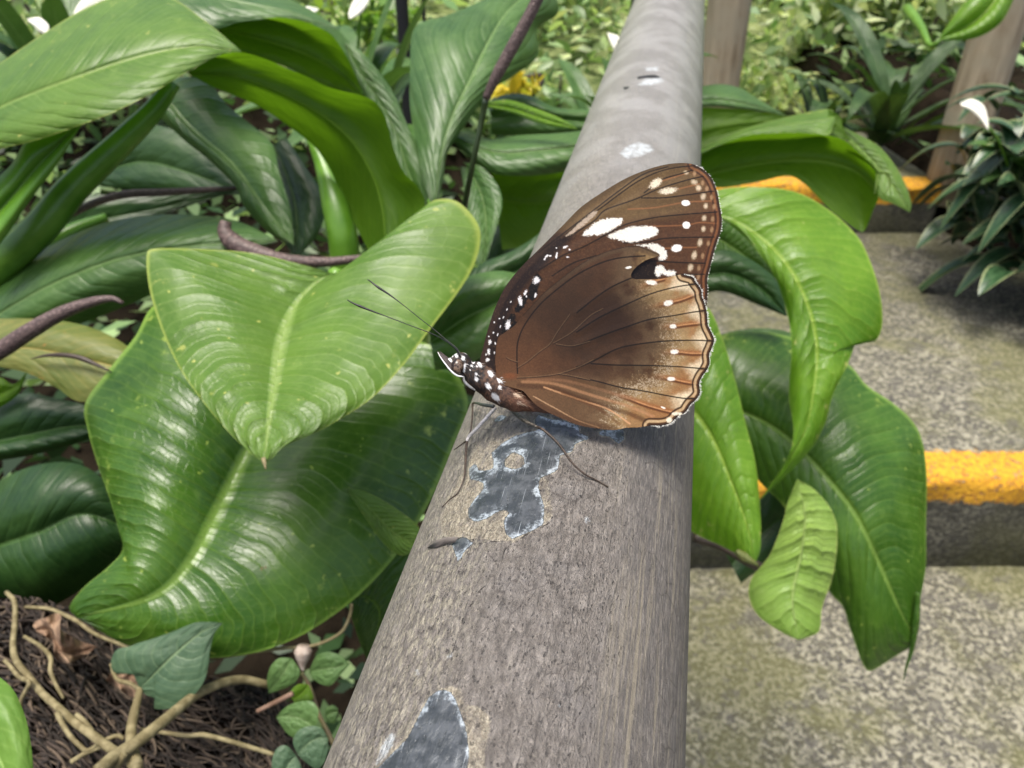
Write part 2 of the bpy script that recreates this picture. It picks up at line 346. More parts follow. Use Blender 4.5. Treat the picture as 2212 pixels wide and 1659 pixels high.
def rail():
    sv = np.r_[np.linspace(-.6, -.02, 30), np.arange(-.015, .30, .0008), np.linspace(.30, .7, 220)[1:], np.linspace(.7, 9, 60)[1:]]
    a = np.linspace(-math.pi, math.pi, 241)[:-1]; n = len(a)
    A, SV = np.meshgrid(a, sv)
    V = RO+SV.ravel()[:, None]*VD+RR*(np.cos(A).ravel()[:, None]*(-RAX)+np.sin(A).ravel()[:, None]*RSIDE)
    X, Y, Z = project(V)
    vis = (Z > .03) & (np.abs(A.ravel()) < 1.45) & (Y < 2400) & (Y > -50)
    def at(fn, default):
        o = np.full(len(V), float(default)); o[vis] = fn(X[vis], Y[vis]); return o
    metal = at(lambda x, y: np.maximum.reduce([np.minimum(sdf(x, y, patch1), -sdf(x, y, hole1)), sdf(x, y, patch1b), sdf(x, y, patch1c)-1, sdf(x, y, patch2m), sdf(x, y, patch3)-2]), -50)
    cream = at(lambda x, y: np.maximum(sdf(x, y, cream_l), sdf(x, y, patch2)), -50)
    crack = at(lambda x, y: np.minimum.reduce([dline(x, y, c) for c in cracks]), 50)
    white = at(lambda x, y: np.maximum.reduce([sdf(x, y, c) for c in whites]), -50)
    chip = at(lambda x, y: np.maximum.reduce([sdf(x, y, c) for c in chips]), -50)
    m1 = np.clip(metal, -30, 30); 
    F = [(i*n+j, i*n+(j+1) % n, (i+1)*n+(j+1) % n, (i+1)*n+j) for i in range(len(sv)-1) for j in range(n)]
    m = N('weathered_rail')
    arc, s = m.attr('arc'), m.attr('along')
    def vec(ka, ks):
        c = m.n('CombineXYZ'); m.put(c.inputs[0], m.math('MULTIPLY', arc, ka)); m.put(c.inputs[1], m.math('MULTIPLY', s, ks)); return c.outputs[0]
    # plain coordinates in mm
    u = vec(1000., 1000.)
    big = m.noise(u, .055, 4, .6); med = m.noise(u, .4, 5, .65); fin = m.noise(u, 2.2, 4, .7)
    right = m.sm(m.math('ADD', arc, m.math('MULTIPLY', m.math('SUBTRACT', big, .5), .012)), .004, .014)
    left = m.sm(arc, -.006, -.014)
    far = m.sm(s, .08, .30)
    base = m.mix(m.sm(med, .35, .68), (.165, .147, .130), (.245, .222, .200))
    base = m.mix(m.math('MULTIPLY', m.sm(big, .5, .7), .5), base, (.18, .172, .17))
    base = m.mix(m.math('MULTIPLY', m.sm(fin, .52, .7), .5), base, (.33, .30, .25))
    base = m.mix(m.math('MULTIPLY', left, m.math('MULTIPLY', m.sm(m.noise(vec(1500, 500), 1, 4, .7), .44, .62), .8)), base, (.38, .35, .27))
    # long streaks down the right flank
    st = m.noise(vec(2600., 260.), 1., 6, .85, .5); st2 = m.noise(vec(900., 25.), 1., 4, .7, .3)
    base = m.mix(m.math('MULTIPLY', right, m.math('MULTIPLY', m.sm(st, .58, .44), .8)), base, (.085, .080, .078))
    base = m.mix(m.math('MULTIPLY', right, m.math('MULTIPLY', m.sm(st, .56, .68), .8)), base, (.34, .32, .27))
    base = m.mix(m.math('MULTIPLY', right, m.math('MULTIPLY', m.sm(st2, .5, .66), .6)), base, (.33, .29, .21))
    gr = m.noise(vec(1500., 170.), 1., 5, .8, .5); base = m.mix(m.math('MULTIPLY', m.sm(gr, .55, .66), .55), base, (.085, .074, .066)); base = m.mix(m.math('MULTIPLY', m.sm(gr, .43, .33), .4), base, (.36, .33, .28))
    cw = m.voro(m.mapping(u, (.42, .16, 1)), 1., 'DISTANCE_TO_EDGE'); base = m.mix(m.math('MULTIPLY', m.math('MULTIPLY', m.sm(m.math('ADD', cw.outputs['Distance'], m.math('MULTIPLY', m.math('SUBTRACT', fin, .5), .12)), .028, .004), m.sm(big, .47, .56)), .6), base, (.055, .045, .04))
    wr0 = m.noise(vec(1100., 420.), 1., 4, .7, 1.2); base = m.mix(m.math('MULTIPLY', m.math('MULTIPLY', m.sm(wr0, .44, .34), m.math('SUBTRACT', 1., right)), .55), base, (.075, .066, .058))
    # pits
    wv = m.n('VectorMath', operation='ADD'); nn = m.n('TexNoise'); m.put(nn.inputs['Vector'], u); nn.inputs['Scale'].default_value = 1.3; nn.inputs['Detail'].default_value = 3; sv_ = m.n('VectorMath', operation='SCALE'); m.put(sv_.inputs[0], nn.outputs['Color']); sv_.inputs['Scale'].default_value = 1.5; m.put(wv.inputs[0], vec(2300, 1150)); m.put(wv.inputs[1], sv_.outputs[0]); vo = m.voro(wv.outputs[0], 1.); pm = m.math('MULTIPLY', m.sm(vo.outputs['Distance'], .30, .10), m.sm(m.noise(u, .75, 4, .75), .44, .60))
    vo2 = m.voro(vec(1300, 800), 1.); pm2 = m.math('MULTIPLY', m.sm(vo2.outputs['Distance'], .26, .14), m.sm(m.noise(u, .3, 2), .5, .6))
    near = m.math('SUBTRACT', 1., far)
    pit = m.math('MULTIPLY', m.math('MULTIPLY', m.math('MAXIMUM', pm, pm2), m.math('SUBTRACT', 1., m.math('MULTIPLY', right, .75))), m.math('ADD', m.math('MULTIPLY', near, .85), .1))
    base = m.mix(m.math('MULTIPLY', pit, .42), base, (.065, .056, .05))
    # paler pipe far away: silvery sky reflection mixed into its colour
    base = m.mix(m.math('MULTIPLY', far, .7), base, m.mix(m.sm(big, .4, .62), (.20, .195, .185), (.31, .305, .295)))
    # primer
    wob = m.math('MULTIPLY', m.math('SUBTRACT', fin, .5), 16.)
    cr_ = m.sm(m.math('ADD', m.attr('cream'), m.math('MULTIPLY', wob, 1.2)), -3., 4.)
    crn = m.math('MULTIPLY', cr_, m.sm(med, .32, .56))
    base = m.mix(m.math('MULTIPLY', crn, .7), base, m.mix(m.sm(fin, .4, .62), (.26, .22, .155), (.50, .45, .34)))
    rim = m.math('ADD', m.attr('metal'), m.math('MULTIPLY', m.math('SUBTRACT', m.noise(u, 3.2, 4, .75), .5), 9.))
    mt = m.sm(rim, -.6, .6)
    base = m.mix(m.math('MULTIPLY', m.math('MULTIPLY', m.sm(rim, -4.5, -.5), m.math('MULTIPLY', m.sm(med, .42, .56), m.math('SUBTRACT', 1., mt))), .8), base, (.54, .49, .38))
    # bare steel
    scr = m.noise(vec(5200., 50.), 1., 3, .6); edge = m.math('MULTIPLY', m.sm(m.math('ADD', rim, m.math('ADD', m.math('MULTIPLY', m.math('SUBTRACT', fin, .5), 20.), m.math('MULTIPLY', m.math('SUBTRACT', m.noise(u, .30, 3, .7), .46), 60.))), 12., 0.), m.sm(m.noise(u, 1.3, 5, .8), .36, .54))
    steel = m.mix(m.sm(m.noise(u, .5, 3), .4, .65), (.045, .053, .060), (.095, .105, .115))
    steel = m.mix(m.math('MULTIPLY', edge, .9), steel, (.46, .52, .56))
    steel = m.mix(m.math('MULTIPLY', m.sm(scr, .635, .70), .75), steel, (.6, .66, .7))
    steel = m.mix(m.math('MULTIPLY', m.sm(scr, .36, .30), .4), steel, (.05, .055, .065))
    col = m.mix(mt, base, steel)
    ck = m.sm(m.math('ADD', m.attr('crack'), m.math('MULTIPLY', m.math('SUBTRACT', fin, .5), 8.)), 1.7, .5)
    col = m.mix(m.math('MULTIPLY', ck, .85), col, (.03, .022, .018))
    col = m.mix(m.math('MULTIPLY', m.sm(m.math('ADD', m.attr('white'), m.math('MULTIPLY', wob, 1.2)), -2.5, 2.5), m.math('ADD', m.math('MULTIPLY', m.sm(med, .4, .55), .5), .35)), col, (.50, .54, .56))
    col = m.mix(m.sm(m.math('ADD', m.attr('chip'), m.math('MULTIPLY', wob, .2)), -1, 1), col, (.015, .012, .012))
    h = m.math('ADD', m.math('MULTIPLY', pit, -1.2), m.math('ADD', m.math('MULTIPLY', med, .9), m.math('MULTIPLY', fin, .35)))
    wr = m.noise(vec(1100., 420.), 1., 4, .7, 1.2); h = m.math('ADD', h, m.math('MULTIPLY', m.math('MULTIPLY', wr, m.math('SUBTRACT', 1., right)), 2.2))
    h = m.math('ADD', h, m.math('MULTIPLY', m.math('MULTIPLY', right, st), .8))
    h = m.math('MULTIPLY', h, m.math('SUBTRACT', 1., m.math('MULTIPLY', mt, .9)))
    h = m.math('ADD', h, m.math('ADD', m.math('MULTIPLY', mt, -.9), m.math('MULTIPLY', ck, -1.)))
    h = m.math('MULTIPLY', h, m.math('ADD', m.math('MULTIPLY', near, .8), .2))
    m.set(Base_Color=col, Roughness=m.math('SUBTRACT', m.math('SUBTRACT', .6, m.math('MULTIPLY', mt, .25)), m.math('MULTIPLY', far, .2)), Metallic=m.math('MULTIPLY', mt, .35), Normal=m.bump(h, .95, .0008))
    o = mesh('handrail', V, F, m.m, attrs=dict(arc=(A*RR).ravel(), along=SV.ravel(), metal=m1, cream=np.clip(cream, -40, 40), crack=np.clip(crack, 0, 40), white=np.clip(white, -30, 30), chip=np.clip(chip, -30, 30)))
    return tag(o, 'weathered grey metal pipe handrail with flaking paint, the butterfly standing on it', 'handrail')
rail_o = rail()
# curled paint flake lifting off the pipe
fm = N('paint_flake').set(Base_Color=(.16, .14, .125), Roughness=.7).m
def flake():
    pts = zb([(745,545),(790,505),(840,488),(900,487),(880,515),(840,520),(790,540)])
    V = []; n = len(pts)
    for k, (x, y) in enumerate(pts):
        d = hit(x, y); lift = [0, .0010, .0022, .0016, .0004, .0002, 0][k]; V.append(P(x, y, d-lift-.0002))
    c = np.mean(V, 0); V.append(c+(-RAX)*.0006); F = [(i, (i+1) % n, n) for i in range(n)]
    o = mesh('paint_flake', V, F, fm, rail_o); md = o.modifiers.new('s', 'SOLIDIFY'); md.thickness = .0002
flake()

# ------------------------------------------------------------------ butterfly
ZO = lambda pts: zt(pts, 726., 328.3, .3906)
Z4 = lambda pts: zt(pts, 1158., 337., .1953)
Z5 = lambda pts: zt(pts, 1244.3, 604.8, .2083)
Z2 = lambda pts: zt(pts, 898.6, 708.5, .1172)
Z3 = lambda pts: zt(pts, 907.3, 846.8, .2148)
BD = .1262; B0 = P(1120., 868., BD)
WN = np.array([.06, -1., .52]); WN /= np.linalg.norm(WN)                    # wing plane normal (towards the viewer)
def onwing(x, y, offm=0.):
    x = np.asarray(x, float); r = P(x, np.asarray(y, float), np.ones_like(x))-CAM; t = (WN.dot(B0-CAM)+offm)/(r@WN)
    return CAM+r*t[..., None]
bf = empty('butterfly', B0, 'brown butterfly with folded white-spotted wings standing on the grey handrail', 'butterfly')
fw_out = cr(ZO([(800,1180),(812,1090),(840,980),(880,860),(940,740),(1020,640),(1100,560),(1180,480),(1260,400),(1350,310),(1480,220),(1600,150),(1720,100),(1820,72),(1910,62),(1980,70),(2030,95),(2075,140),(2105,210),(2120,290),(2132,370),(2125,440),(2100,510),(2080,580),(2065,640),(2050,700),(2052,780),(2045,850),(1990,900),(1850,960),(1500,1100),(1200,1220),(1000,1290),(880,1270)]), 400, True)
hw_out = cr(ZO([(900,1275),(882,1190),(883,1100),(896,1030),(930,1000),(985,960),(1030,905),(1080,850),(1150,775),(1230,710),(1320,640),(1400,592),(1500,550),(1600,527),(1670,528),(1730,545),(1778,573),(1700,604),(1645,645),(1622,683),(1640,704),(1710,706),(1790,703),(1850,690),(1915,678),(1965,692),(1985,720),(2015,760),(2022,800),(2038,840),(2052,900),(2058,955),(2082,1005),(2094,1040),(2082,1085),(2068,1120),(2070,1170),(2052,1210),(2030,1240),(2012,1280),(2016,1330),(2000,1362),(1960,1400),(1932,1440),(1890,1462),(1850,1497),(1800,1512),(1730,1512),(1650,1522),(1600,1522),(1530,1534),(1450,1527),(1350,1511),(1270,1482),(1180,1442),(1110,1402),(1070,1362),(1030,1320),(960,1300)]), 560, True)
fw_margin = cr(ZO([(1980,70),(2030,95),(2075,140),(2105,210),(2120,290),(2132,370),(2125,440),(2100,510),(2080,580),(2065,640),(2050,700),(2052,780),(2045,850)]), 100)
hw_margin = cr(ZO([(1915,678),(1965,692),(1985,720),(2015,760),(2022,800),(2038,840),(2052,900),(2058,955),(2082,1005),(2094,1040),(2082,1085),(2068,1120),(2070,1170),(2052,1210),(2030,1240),(2012,1280),(2016,1330),(2000,1362),(1960,1400),(1932,1440),(1890,1462),(1850,1497),(1800,1512),(1730,1512)]), 200)
def vnoise(x, y, sc, seed=0, oct=3):
    r = np.random.default_rng(seed); out = 0; amp = 1; tot = 0
    for o in range(oct):
        g = r.random((128, 128)); X = np.mod(x/sc*2**o, 127); Y = np.mod(y/sc*2**o, 127); i = X.astype(int); j = Y.astype(int); fx = X-i; fy = Y-j
        fx = fx*fx*(3-2*fx); fy = fy*fy*(3-2*fy); i1 = (i+1) % 128; j1 = (j+1) % 128
        out = out+amp*(g[j, i]*(1-fx)*(1-fy)+g[j, i1]*fx*(1-fy)+g[j1, i]*(1-fx)*fy+g[j1, i1]*fx*fy); tot += amp; amp *= .55
    return out/tot
def ss(v, a, b):
    t = np.clip((v-a)/(b-a), 0, 1); return t*t*(3-2*t)
def C(r, g, b): return np.array(srgb(r, g, b))
def mixc(c, f, col): return c*(1-f[:, None])+np.asarray(col)*f[:, None]
def ell(x, y, cx, cy, a, b, rot=0):
    r = math.radians(rot); dx, dy = x-cx, y-cy; p = dx*math.cos(r)+dy*math.sin(r); q = -dx*math.sin(r)+dy*math.cos(r); return np.sqrt((p/a)**2+(q/b)**2)
fray = lambda x, y, s: (vnoise(x, y, 1.6, 5+s, 2)-.5)
def spots(x, y, c, lst, col, soft=.15, fr=.5):
    for k, (cx, cy, a, b, rot) in enumerate(lst):
        e = ell(x, y, cx, cy, a, b, rot)+fray(x, y, k)*fr; c = mixc(c, ss(e, 1+soft, 1-soft), col)
    return c
def tone(c, x, y, f):
    lum = c@np.array([.25, .6, .15]); k = ss(lum, .05, .45)
    g = lum[:, None]*np.array([1.06, 1., .86]); c = c*.82+g*.18*np.array([1.02, 1., .95])        # dusty, slightly desaturated scales
    h = vnoise(x, y, 1.25, 91, 1); hs = vnoise(x*.9+y*.35, y*2.2-x*.6, 3., 92, 2)
    ctr = ss(np.hypot((x-1270)/170, (y-690)/135)+(vnoise(x, y, 30, 93)-.5)*.6, 1.15, .35); c = c*(1-.40*ctr*(1-k))[:, None]
    c = c*np.array([.88, .80, .62])*(1-k)[:, None]+c*k[:, None]
    return c*(.90+.14*k)[:, None]*(.70+.30*f+.30*h)[:, None]*(.86+.28*hs)[:, None]
def fw_color(x, y):
    n = vnoise(x, y, 22, 1); f = vnoise(x, y, 2.0, 2, 2); g = vnoise(x, y, 5, 3, 3)
    c = np.zeros((len(x), 3))+C(112, 88, 58)
    c = mixc(c, ss(n, .3, .7)*.5, C(128, 104, 70))
    ty = y-(337+.1953*900)            # below the white blotches it darkens
    low = ss((y-470)+(x-1380)*.14, -8, 26)
    c = mixc(c, low, C(88, 56, 34)); c = mixc(c, low*ss(g, .45, .7)*.5, C(108, 68, 40))
    red = ss(x-(1500+0*x), -60, 20)*ss(y, 380, 430)*.6; c = mixc(c, red, C(104, 66, 40))
    # costa and dark base
    dcost = dline(x, y, ZO([(800,1180),(812,1090),(840,980),(880,860),(940,740),(1020,640),(1100,560),(1180,480),(1260,400),(1350,310),(1480,220),(1600,150),(1720,100),(1820,72),(1910,62),(1980,70)]))
    lowc = ss(y, 498, 520)
    c = mixc(c, ss(dcost, 44, 26)*lowc, C(40, 24, 22)); c = mixc(c, ss(dcost, 13, 3)*(1-lowc)*.5, C(70, 54, 38))
    c = mixc(c, ss(dcost, 16, 9)*lowc*.8, C(66, 44, 38))
    for L, w_ in ((ZO([(975,915),(940,950),(935,1000),(960,985),(990,950)]), 9), (ZO([(1050,800),(1020,850),(1000,870)]), 9), (ZO([(1110,700),(1090,740),(1085,800)]), 11)):
        c = mixc(c, ss(dline(x, y, L)+(g-.5)*8, w_, w_-4), C(14, 9, 9))
    # intervein brightening near margin
    dm = dline(x, y, fw_margin)
    # veins
    veins = [[(310,890),(500,720),(700,590),(900,440),(1100,300),(1300,200),(1500,140),(1720,110)], [(360,900),(520,800),(640,720),(750,610),(1000,520),(1130,470),(1300,390),(1500,320),(1700,260),(1850,225)],
             [(1150,475),(1400,470),(1700,430),(1960,388)], [(1180,420),(1380,270),(1600,200),(1720,160)], [(20,1270),(150,1190),(300,1100),(520,1010),(850,830),(1000,760),(1300,690),(1650,650),(2000,620)],
             [(950,970),(1200,960),(1400,920),(1700,905),(1960,900)], [(1290,1165),(1500,1180),(1860,1190)], [(170,1330),(400,1190),(650,1110)], [(1300,1320),(1600,1312),(1850,1310)], [(0,1090),(300,860),(640,600),(900,400),(1180,210),(1450,125)]]
    folds = [[(1000,600),(1300,580),(1620,520),(1900,500),(2000,500)], [(1200,790),(1640,770),(1800,740),(2000,750)], [(1400,1030),(1540,1020),(1760,1015)], [(1330,300),(1640,200)], [(1450,400),(1800,310)]]
    c = mixc(c, ss(dm, 26, 14)*.45, C(128, 72, 40))
    for L in folds: c = mixc(c, ss(dline(x, y, cr(Z4(L), 40)), 2.6, .3)*.6, C(176, 112, 66))
    # submarginal bands
    band = lambda a, b, s: ss(dm, a-s, a+s)*ss(dm, b+s, b-s)
    c = mixc(c, band(6.5, 10.5, 1.2)*.75, C(150, 92, 52)); c = mixc(c, ss(dm, 6.5, 4.5)*.9, C(52, 32, 22)); c = mixc(c, band(11.5, 15.5, 1.2)*.8, C(60, 34, 22))
    w1 = [(1655,185,30,22),(1745,290,40,28),(1793,355,34,34),(1845,450,32,42),(1872,555,26,34),(1852,690,28,34),(1842,810,26,34),(1802,960,30,46),(1738,1100,30,50),(1695,1235,32,46),(1690,1330,42,18)]
    for k, (a, b, r1, r2) in enumerate(w1):
        X, Y = Z4([(a, b)])[0]; e = ell(x, y, X, Y, r1*.1953, r2*.1953, 15)+fray(x, y, k)*.5; c = mixc(c, ss(e, 1.4, .3)*.85, C(222, 200, 168))
        X, Y = Z4([(a+95, b+8)])[0]; e = ell(x, y, X, Y, 4.2, 7, 8)+fray(x, y, k)*.4; c = mixc(c, ss(e, 1.3, .4)*.6, C(196, 156, 116))
    for L in veins:
        dl = dline(x, y, cr(Z4(L), 60)); c = mixc(c, ss(dl, 2.1, .7)*.92, C(22, 13, 9))
    W = C(242, 240, 232)
    def blob(pl, col, s, amt=1.):
        nonlocal c
        q = sdf(x, y, cr(Z4(pl), 60, True))+fray(x, y, s)*7+ (g-.5)*3; c = mixc(c, ss(q, -.2, 2.6)*amt, col)
    blob([(490,890),(560,810),(680,720),(850,690),(940,700),(930,760),(860,810),(720,880),(600,895)], W, 1); blob([(770,900),(900,830),(1050,785),(1230,780),(1320,800),(1340,850),(1290,900),(1180,940),(1030,970),(880,940)], W, 2)
    blob([(1050,1000),(1180,982),(1290,970),(1370,1000),(1430,1060),(1435,1120),(1400,1160),(1330,1150),(1340,1105),(1270,1060),(1200,1020)], W, 3, .93)
    dk = Z4([(1030,1320),(1090,1230),(1200,1160),(1310,1160),(1330,1360),(1060,1375)]); c = mixc(c, ss(sdf(x, y, dk), -3, 2), C(34, 20, 14))
    blob([(1290,1300),(1320,1220),(1380,1210),(1430,1260),(1520,1270),(1535,1310),(1480,1340),(1400,1320),(1370,1310),(1340,1350)], W, 4)
    blob([(310,895),(480,730),(620,620),(665,620),(640,680),(520,780),(380,880)], C(196, 176, 158), 5, .8)
    sp = [(1310,310,75,38,-35),(1450,392,92,34,-10)]
    c = spots(x, y, c, [(*Z4([(a, b)])[0], p*.1953, q*.1953, r) for a, b, p, q, r in sp], C(232, 218, 192), .35, .8)
    sp = [(1645,525,48,32,0),(1650,770,44,38,0),(1540,1025,62,40,-8)]
    c = spots(x, y, c, [(*Z4([(a, b)])[0], p*.1953, q*.1953, r) for a, b, p, q, r in sp], C(250, 248, 245), .12, .35)
    sp = [(950,955,16,30,10),(1018,825,14,30,-10),(1105,712,20,24,30),(1045,778,8,20,30),(1100,795,7,18,20),(1160,580,14,6,-40),(1215,575,7,22,10),(1262,530,16,7,-20),(1285,545,6,8,0),(1180,578,9,6,0),(1213,535,5,5,0),(1275,585,9,5,0),
          (850,1050,10,16,10),(845,1105,10,18,0),(838,1150,12,14,20),(875,942,6,6,0),(903,922,5,5,0),(870,1000,5,7,0),(876,1110,4,9,0),(880,1060,4,9,0),(893,1010,3,9,15),(908,965,3,8,15),(925,915,3,8,25),(945,870,3,9,25),(965,830,3,7,30),(845,1020,4,4,0),(830,1120,5,6,0),(1150,595,6,9,40),(1050,800,5,8,0)]
    c = spots(x, y, c, [(*ZO([(a, b)])[0], p*.32, q*.32, r) for a, b, p, q, r in sp], C(232, 230, 236), .2, 1.2)
    c = mixc(c, ss(f, .62, .9)*.18, C(150, 120, 84))
    return tone(c, x, y, f)
def hw_color(x, y):
    n = vnoise(x, y, 26, 21); f = vnoise(x, y, 1.8, 22, 2); g = vnoise(x, y, 5, 23, 3)
    bx, by = 1120., 820.; rr = np.hypot(x-bx, (y-by)); ang = np.degrees(np.arctan2(by-y, x-bx))
    dm = dline(x, y, hw_margin)
    c = np.zeros((len(x), 3))+C(88, 60, 40)
    c = mixc(c, ss(n, .35, .7)*.45, C(104, 68, 42))
    c = mixc(c, ss(rr, 150, 20)*.75, C(118, 76, 48))
    band = ss(dm, 175, 120)*ss(dm, 60, 100); c = mixc(c, band*.6*ss(n, .3, .6), C(124, 104, 82))
    c = mixc(c, ss(np.hypot((x-1310)/75, (y-690)/60), 1.1, .3)*.6, C(66, 40, 26)); c = mixc(c, ss(dm+(g-.5)*30, 125, 55)*.95, C(176, 146, 98)); c = mixc(c, ss(dm, 62, 36)*ss(vnoise(x, y, 18, 31), .35, .65)*.6, C(176, 118, 64))
    # rusty lower fields between the veins
    c = mixc(c, ss(y, 740, 830)*ss(dm, 75, 45)*.5, C(160, 106, 56))
    c = mixc(c, ss(y, 790, 840)*ss(dm, 70, 120)*.5, C(128, 98, 70))
    sil = ss(dm+(g-.5)*50, 112, 94)*ss(dm+(g-.5)*50, 56, 76)*ss(y, 600, 740)*ss(f+.5*(vnoise(x, y, 14, 55)-.5), .46, .66); c = mixc(c, sil*.55, C(196, 180, 156))
    sil2 = ss(np.hypot(x-1400, y-610), 42, 6)*ss(f, .58, .72); c = mixc(c, sil2*.5, C(180, 160, 135))
    folds = [[(520,370),(700,310),(945,240),(1100,200),(1270,130)], [(620,520),(800,490),(1000,480),(1150,460),(1340,440)], [(540,780),(750,765),(1018,745),(1200,760),(1390,760)], [(460,950),(700,975),(985,1025),(1150,1060),(1300,1078)], [(300,1150),(500,1210),(700,1285),(900,1345),(1080,1385)], [(300,180),(500,140),(765,30),(900,-10)]]
    for k, L in enumerate(folds):
        L = cr(Z5(L), 50); dl = dline(x, y, L); dl2 = dline(x, y-3.6, L)
        c = mixc(c, ss(dl, 10, 2)*.7*ss(dm, 115, 60), C(172, 104, 50)); c = mixc(c, ss(dl2, 4.2, .8)*.8*ss(dm, 112, 60), C(92, 50, 24)); c = mixc(c, ss(dl, 2.6, .4)*.75*ss(dm, 88, 55), C(214, 150, 92))
    # veins, used also for the cream wedges along the margin
    vz = [[(0,340),(200,180),(350,80),(520,0),(700,-60)], [(0,540),(150,440),(270,370),(500,260),(750,150),(1000,80),(1230,42)], [(0,680),(250,580),(500,490),(750,410),(1000,370),(1200,335),(1330,318)], [(0,900),(150,850),(400,720),(600,670),(900,635),(1200,625),(1420,632)],
          [(150,865),(400,880),(700,885),(1000,895),(1200,910),(1390,928)], [(0,1010),(200,1045),(450,1110),(700,1150),(900,1190),(1100,1225),(1230,1232)]]
    dv = np.full(x.shape, 99.)
    for L in vz: dv = np.minimum(dv, dline(x, y, cr(Z5(L), 60)))
    wedge = ss(dm+dv*1.15-(g-.5)*12, 58, 28)*ss(dm, 13, 17); c = mixc(c, wedge*.9, C(228, 208, 172))
    b = lambda a, e, s: ss(dm, a-s, a+s)*ss(dm, e+s, e-s)
    c = mixc(c, b(7.2, 12.6, 1.)*.92, C(198, 166, 122)); c = mixc(c, b(7.2, 12.6, 1.)*ss(dv, 5, 2)*.7, C(96, 58, 34))
    c = mixc(c, ss(dm, 7.4, 5.4)*.95, C(74, 46, 28)); c = mixc(c, ss(dm, 3.4, 1.8)*.9, C(34, 20, 14)); c = mixc(c, b(13.2, 17., 1.)*.9, C(50, 28, 18))
    veins = [Z5(L) for L in vz]+[ZO(L) for L in ([(1003,1225),(1000,1130),(1005,1050),(1040,960),(1120,850),(1220,760),(1330,680),(1450,620),(1560,590),(1700,578)],)]
    for L in veins: c = mixc(c, ss(dline(x, y, cr(L, 70)), 2.1, .7)*.95, C(16, 9, 6))
    thin = [[(1005,1195),(1060,1160),(1120,1110),(1180,1065),(1220,1000),(1290,900)], [(1200,1060),(1300,1000),(1400,910),(1470,870)], [(1215,1065),(1300,1075),(1400,1050)], [(1000,1250),(1100,1245),(1230,1228),(1340,1190),(1420,1150)], [(1230,1228),(1300,1240),(1400,1262)], [(1003,1165),(960,1150),(942,1138)]]
    for L in thin:
        d0 = dline(x, y, cr(ZO(L), 40)); c = mixc(c, ss(d0, 2.2, .8)*.7, C(46, 28, 20)); c = mixc(c, ss(dline(x, y+1.6, cr(ZO(L), 40)), 1.2, .3)*.45, C(170, 136, 104))
    # anal field: long soft ridges
    for L, w_, col, a in (([(1010,1290),(1200,1310),(1400,1380),(1600,1440),(1700,1480)], 8, C(84, 50, 30), .6), ([(1030,1270),(1200,1280),(1400,1340),(1600,1400),(1750,1460)], 5, C(196, 140, 96), .55), ([(1090,1350),(1200,1410),(1330,1480),(1450,1520)], 2, C(206, 160, 116), .75),
                          ([(1150,1300),(1350,1370),(1500,1420),(1620,1500)], 3, C(224, 164, 112), .7), ([(1250,1330),(1450,1420),(1560,1500)], 5, C(110, 66, 38), .5), ([(1060,1260),(1250,1262),(1450,1310),(1650,1370)], 5, C(168, 118, 86), .45)):
        c = mixc(c, ss(dline(x, y, cr(ZO(L), 50))+(f-.5)*2, w_, w_*.2)*a, col)
    dl = dline(x, y, ZO([(1110,1402),(1180,1442),(1270,1482),(1350,1511),(1450,1527),(1530,1534)])); c = mixc(c, ss(dl, 16, 5)*.6, C(84, 50, 30))
    # paler leading edge
    de = dline(x, y, ZO([(1030,905),(1080,850),(1150,775),(1230,710),(1320,640),(1400,592),(1500,550),(1600,527),(1670,528),(1778,573)])); c = mixc(c, ss(de, 13, 5)*.7*ss(x, 1130, 1200), C(98, 78, 60)); c = mixc(c, ss(de, 2.2, .8)*.7, C(50, 34, 26))
    c = mixc(c, ss(ell(x, y, *ZO([(960, 1240)])[0], 20, 9), 1.2, .2)*.6, C(150, 80, 38))
    sp = [(945,240,48,28,-14),(1000,480,34,23,0),(1018,745,44,23,0),(985,1025,42,21,0),(900,1322,26,9,20),(765,30,58,24,8)]
    c = spots(x, y, c, [(*Z5([(a, b_)])[0], p*.2083, q*.2083, r) for a, b_, p, q, r in sp], C(246, 240, 228), .2, .5)
    c = spots(x, y, c, [(*Z4([(1005, 1240)])[0], 6.5, 2.6, -12)], C(248, 244, 236), .15, .5)
    sp = [(1030,1385,40,16,-5),(1080,1395,18,22,0),(960,1450,30,26,-30)]
    c = spots(x, y, c, [(*Z5([(a, b_)])[0], p*.2083, q*.2083, r) for a, b_, p, q, r in sp], C(236, 224, 200), .3, .9)
    return tone(c, x, y, f)
wm = N('wing_scales'); wc = wm.attr('col', 'Color'); wp = wm.geo()
wm.set(Base_Color=wc, Roughness=.42, Normal=wm.bump(wm.noise(wp, 9000, 2), .35, .00006)); wm.b.inputs['Sheen Weight'].default_value = .15; wm.b.inputs['Specular IOR Level'].default_value = .35
tr = wm.n('BsdfTranslucent'); wm.put(tr.inputs[0], wm.mix(1., wc, (1.5, 1.4, 1.05), 'MULTIPLY')); mx = wm.n('MixShader'); mx.inputs[0].default_value = .28
wm.t.links.new(wm.b.outputs[0], mx.inputs[1]); wm.t.links.new(tr.outputs[0], mx.inputs[2]); wm.t.links.new(mx.outputs[0], wm.out.inputs[0]); wm = wm.m
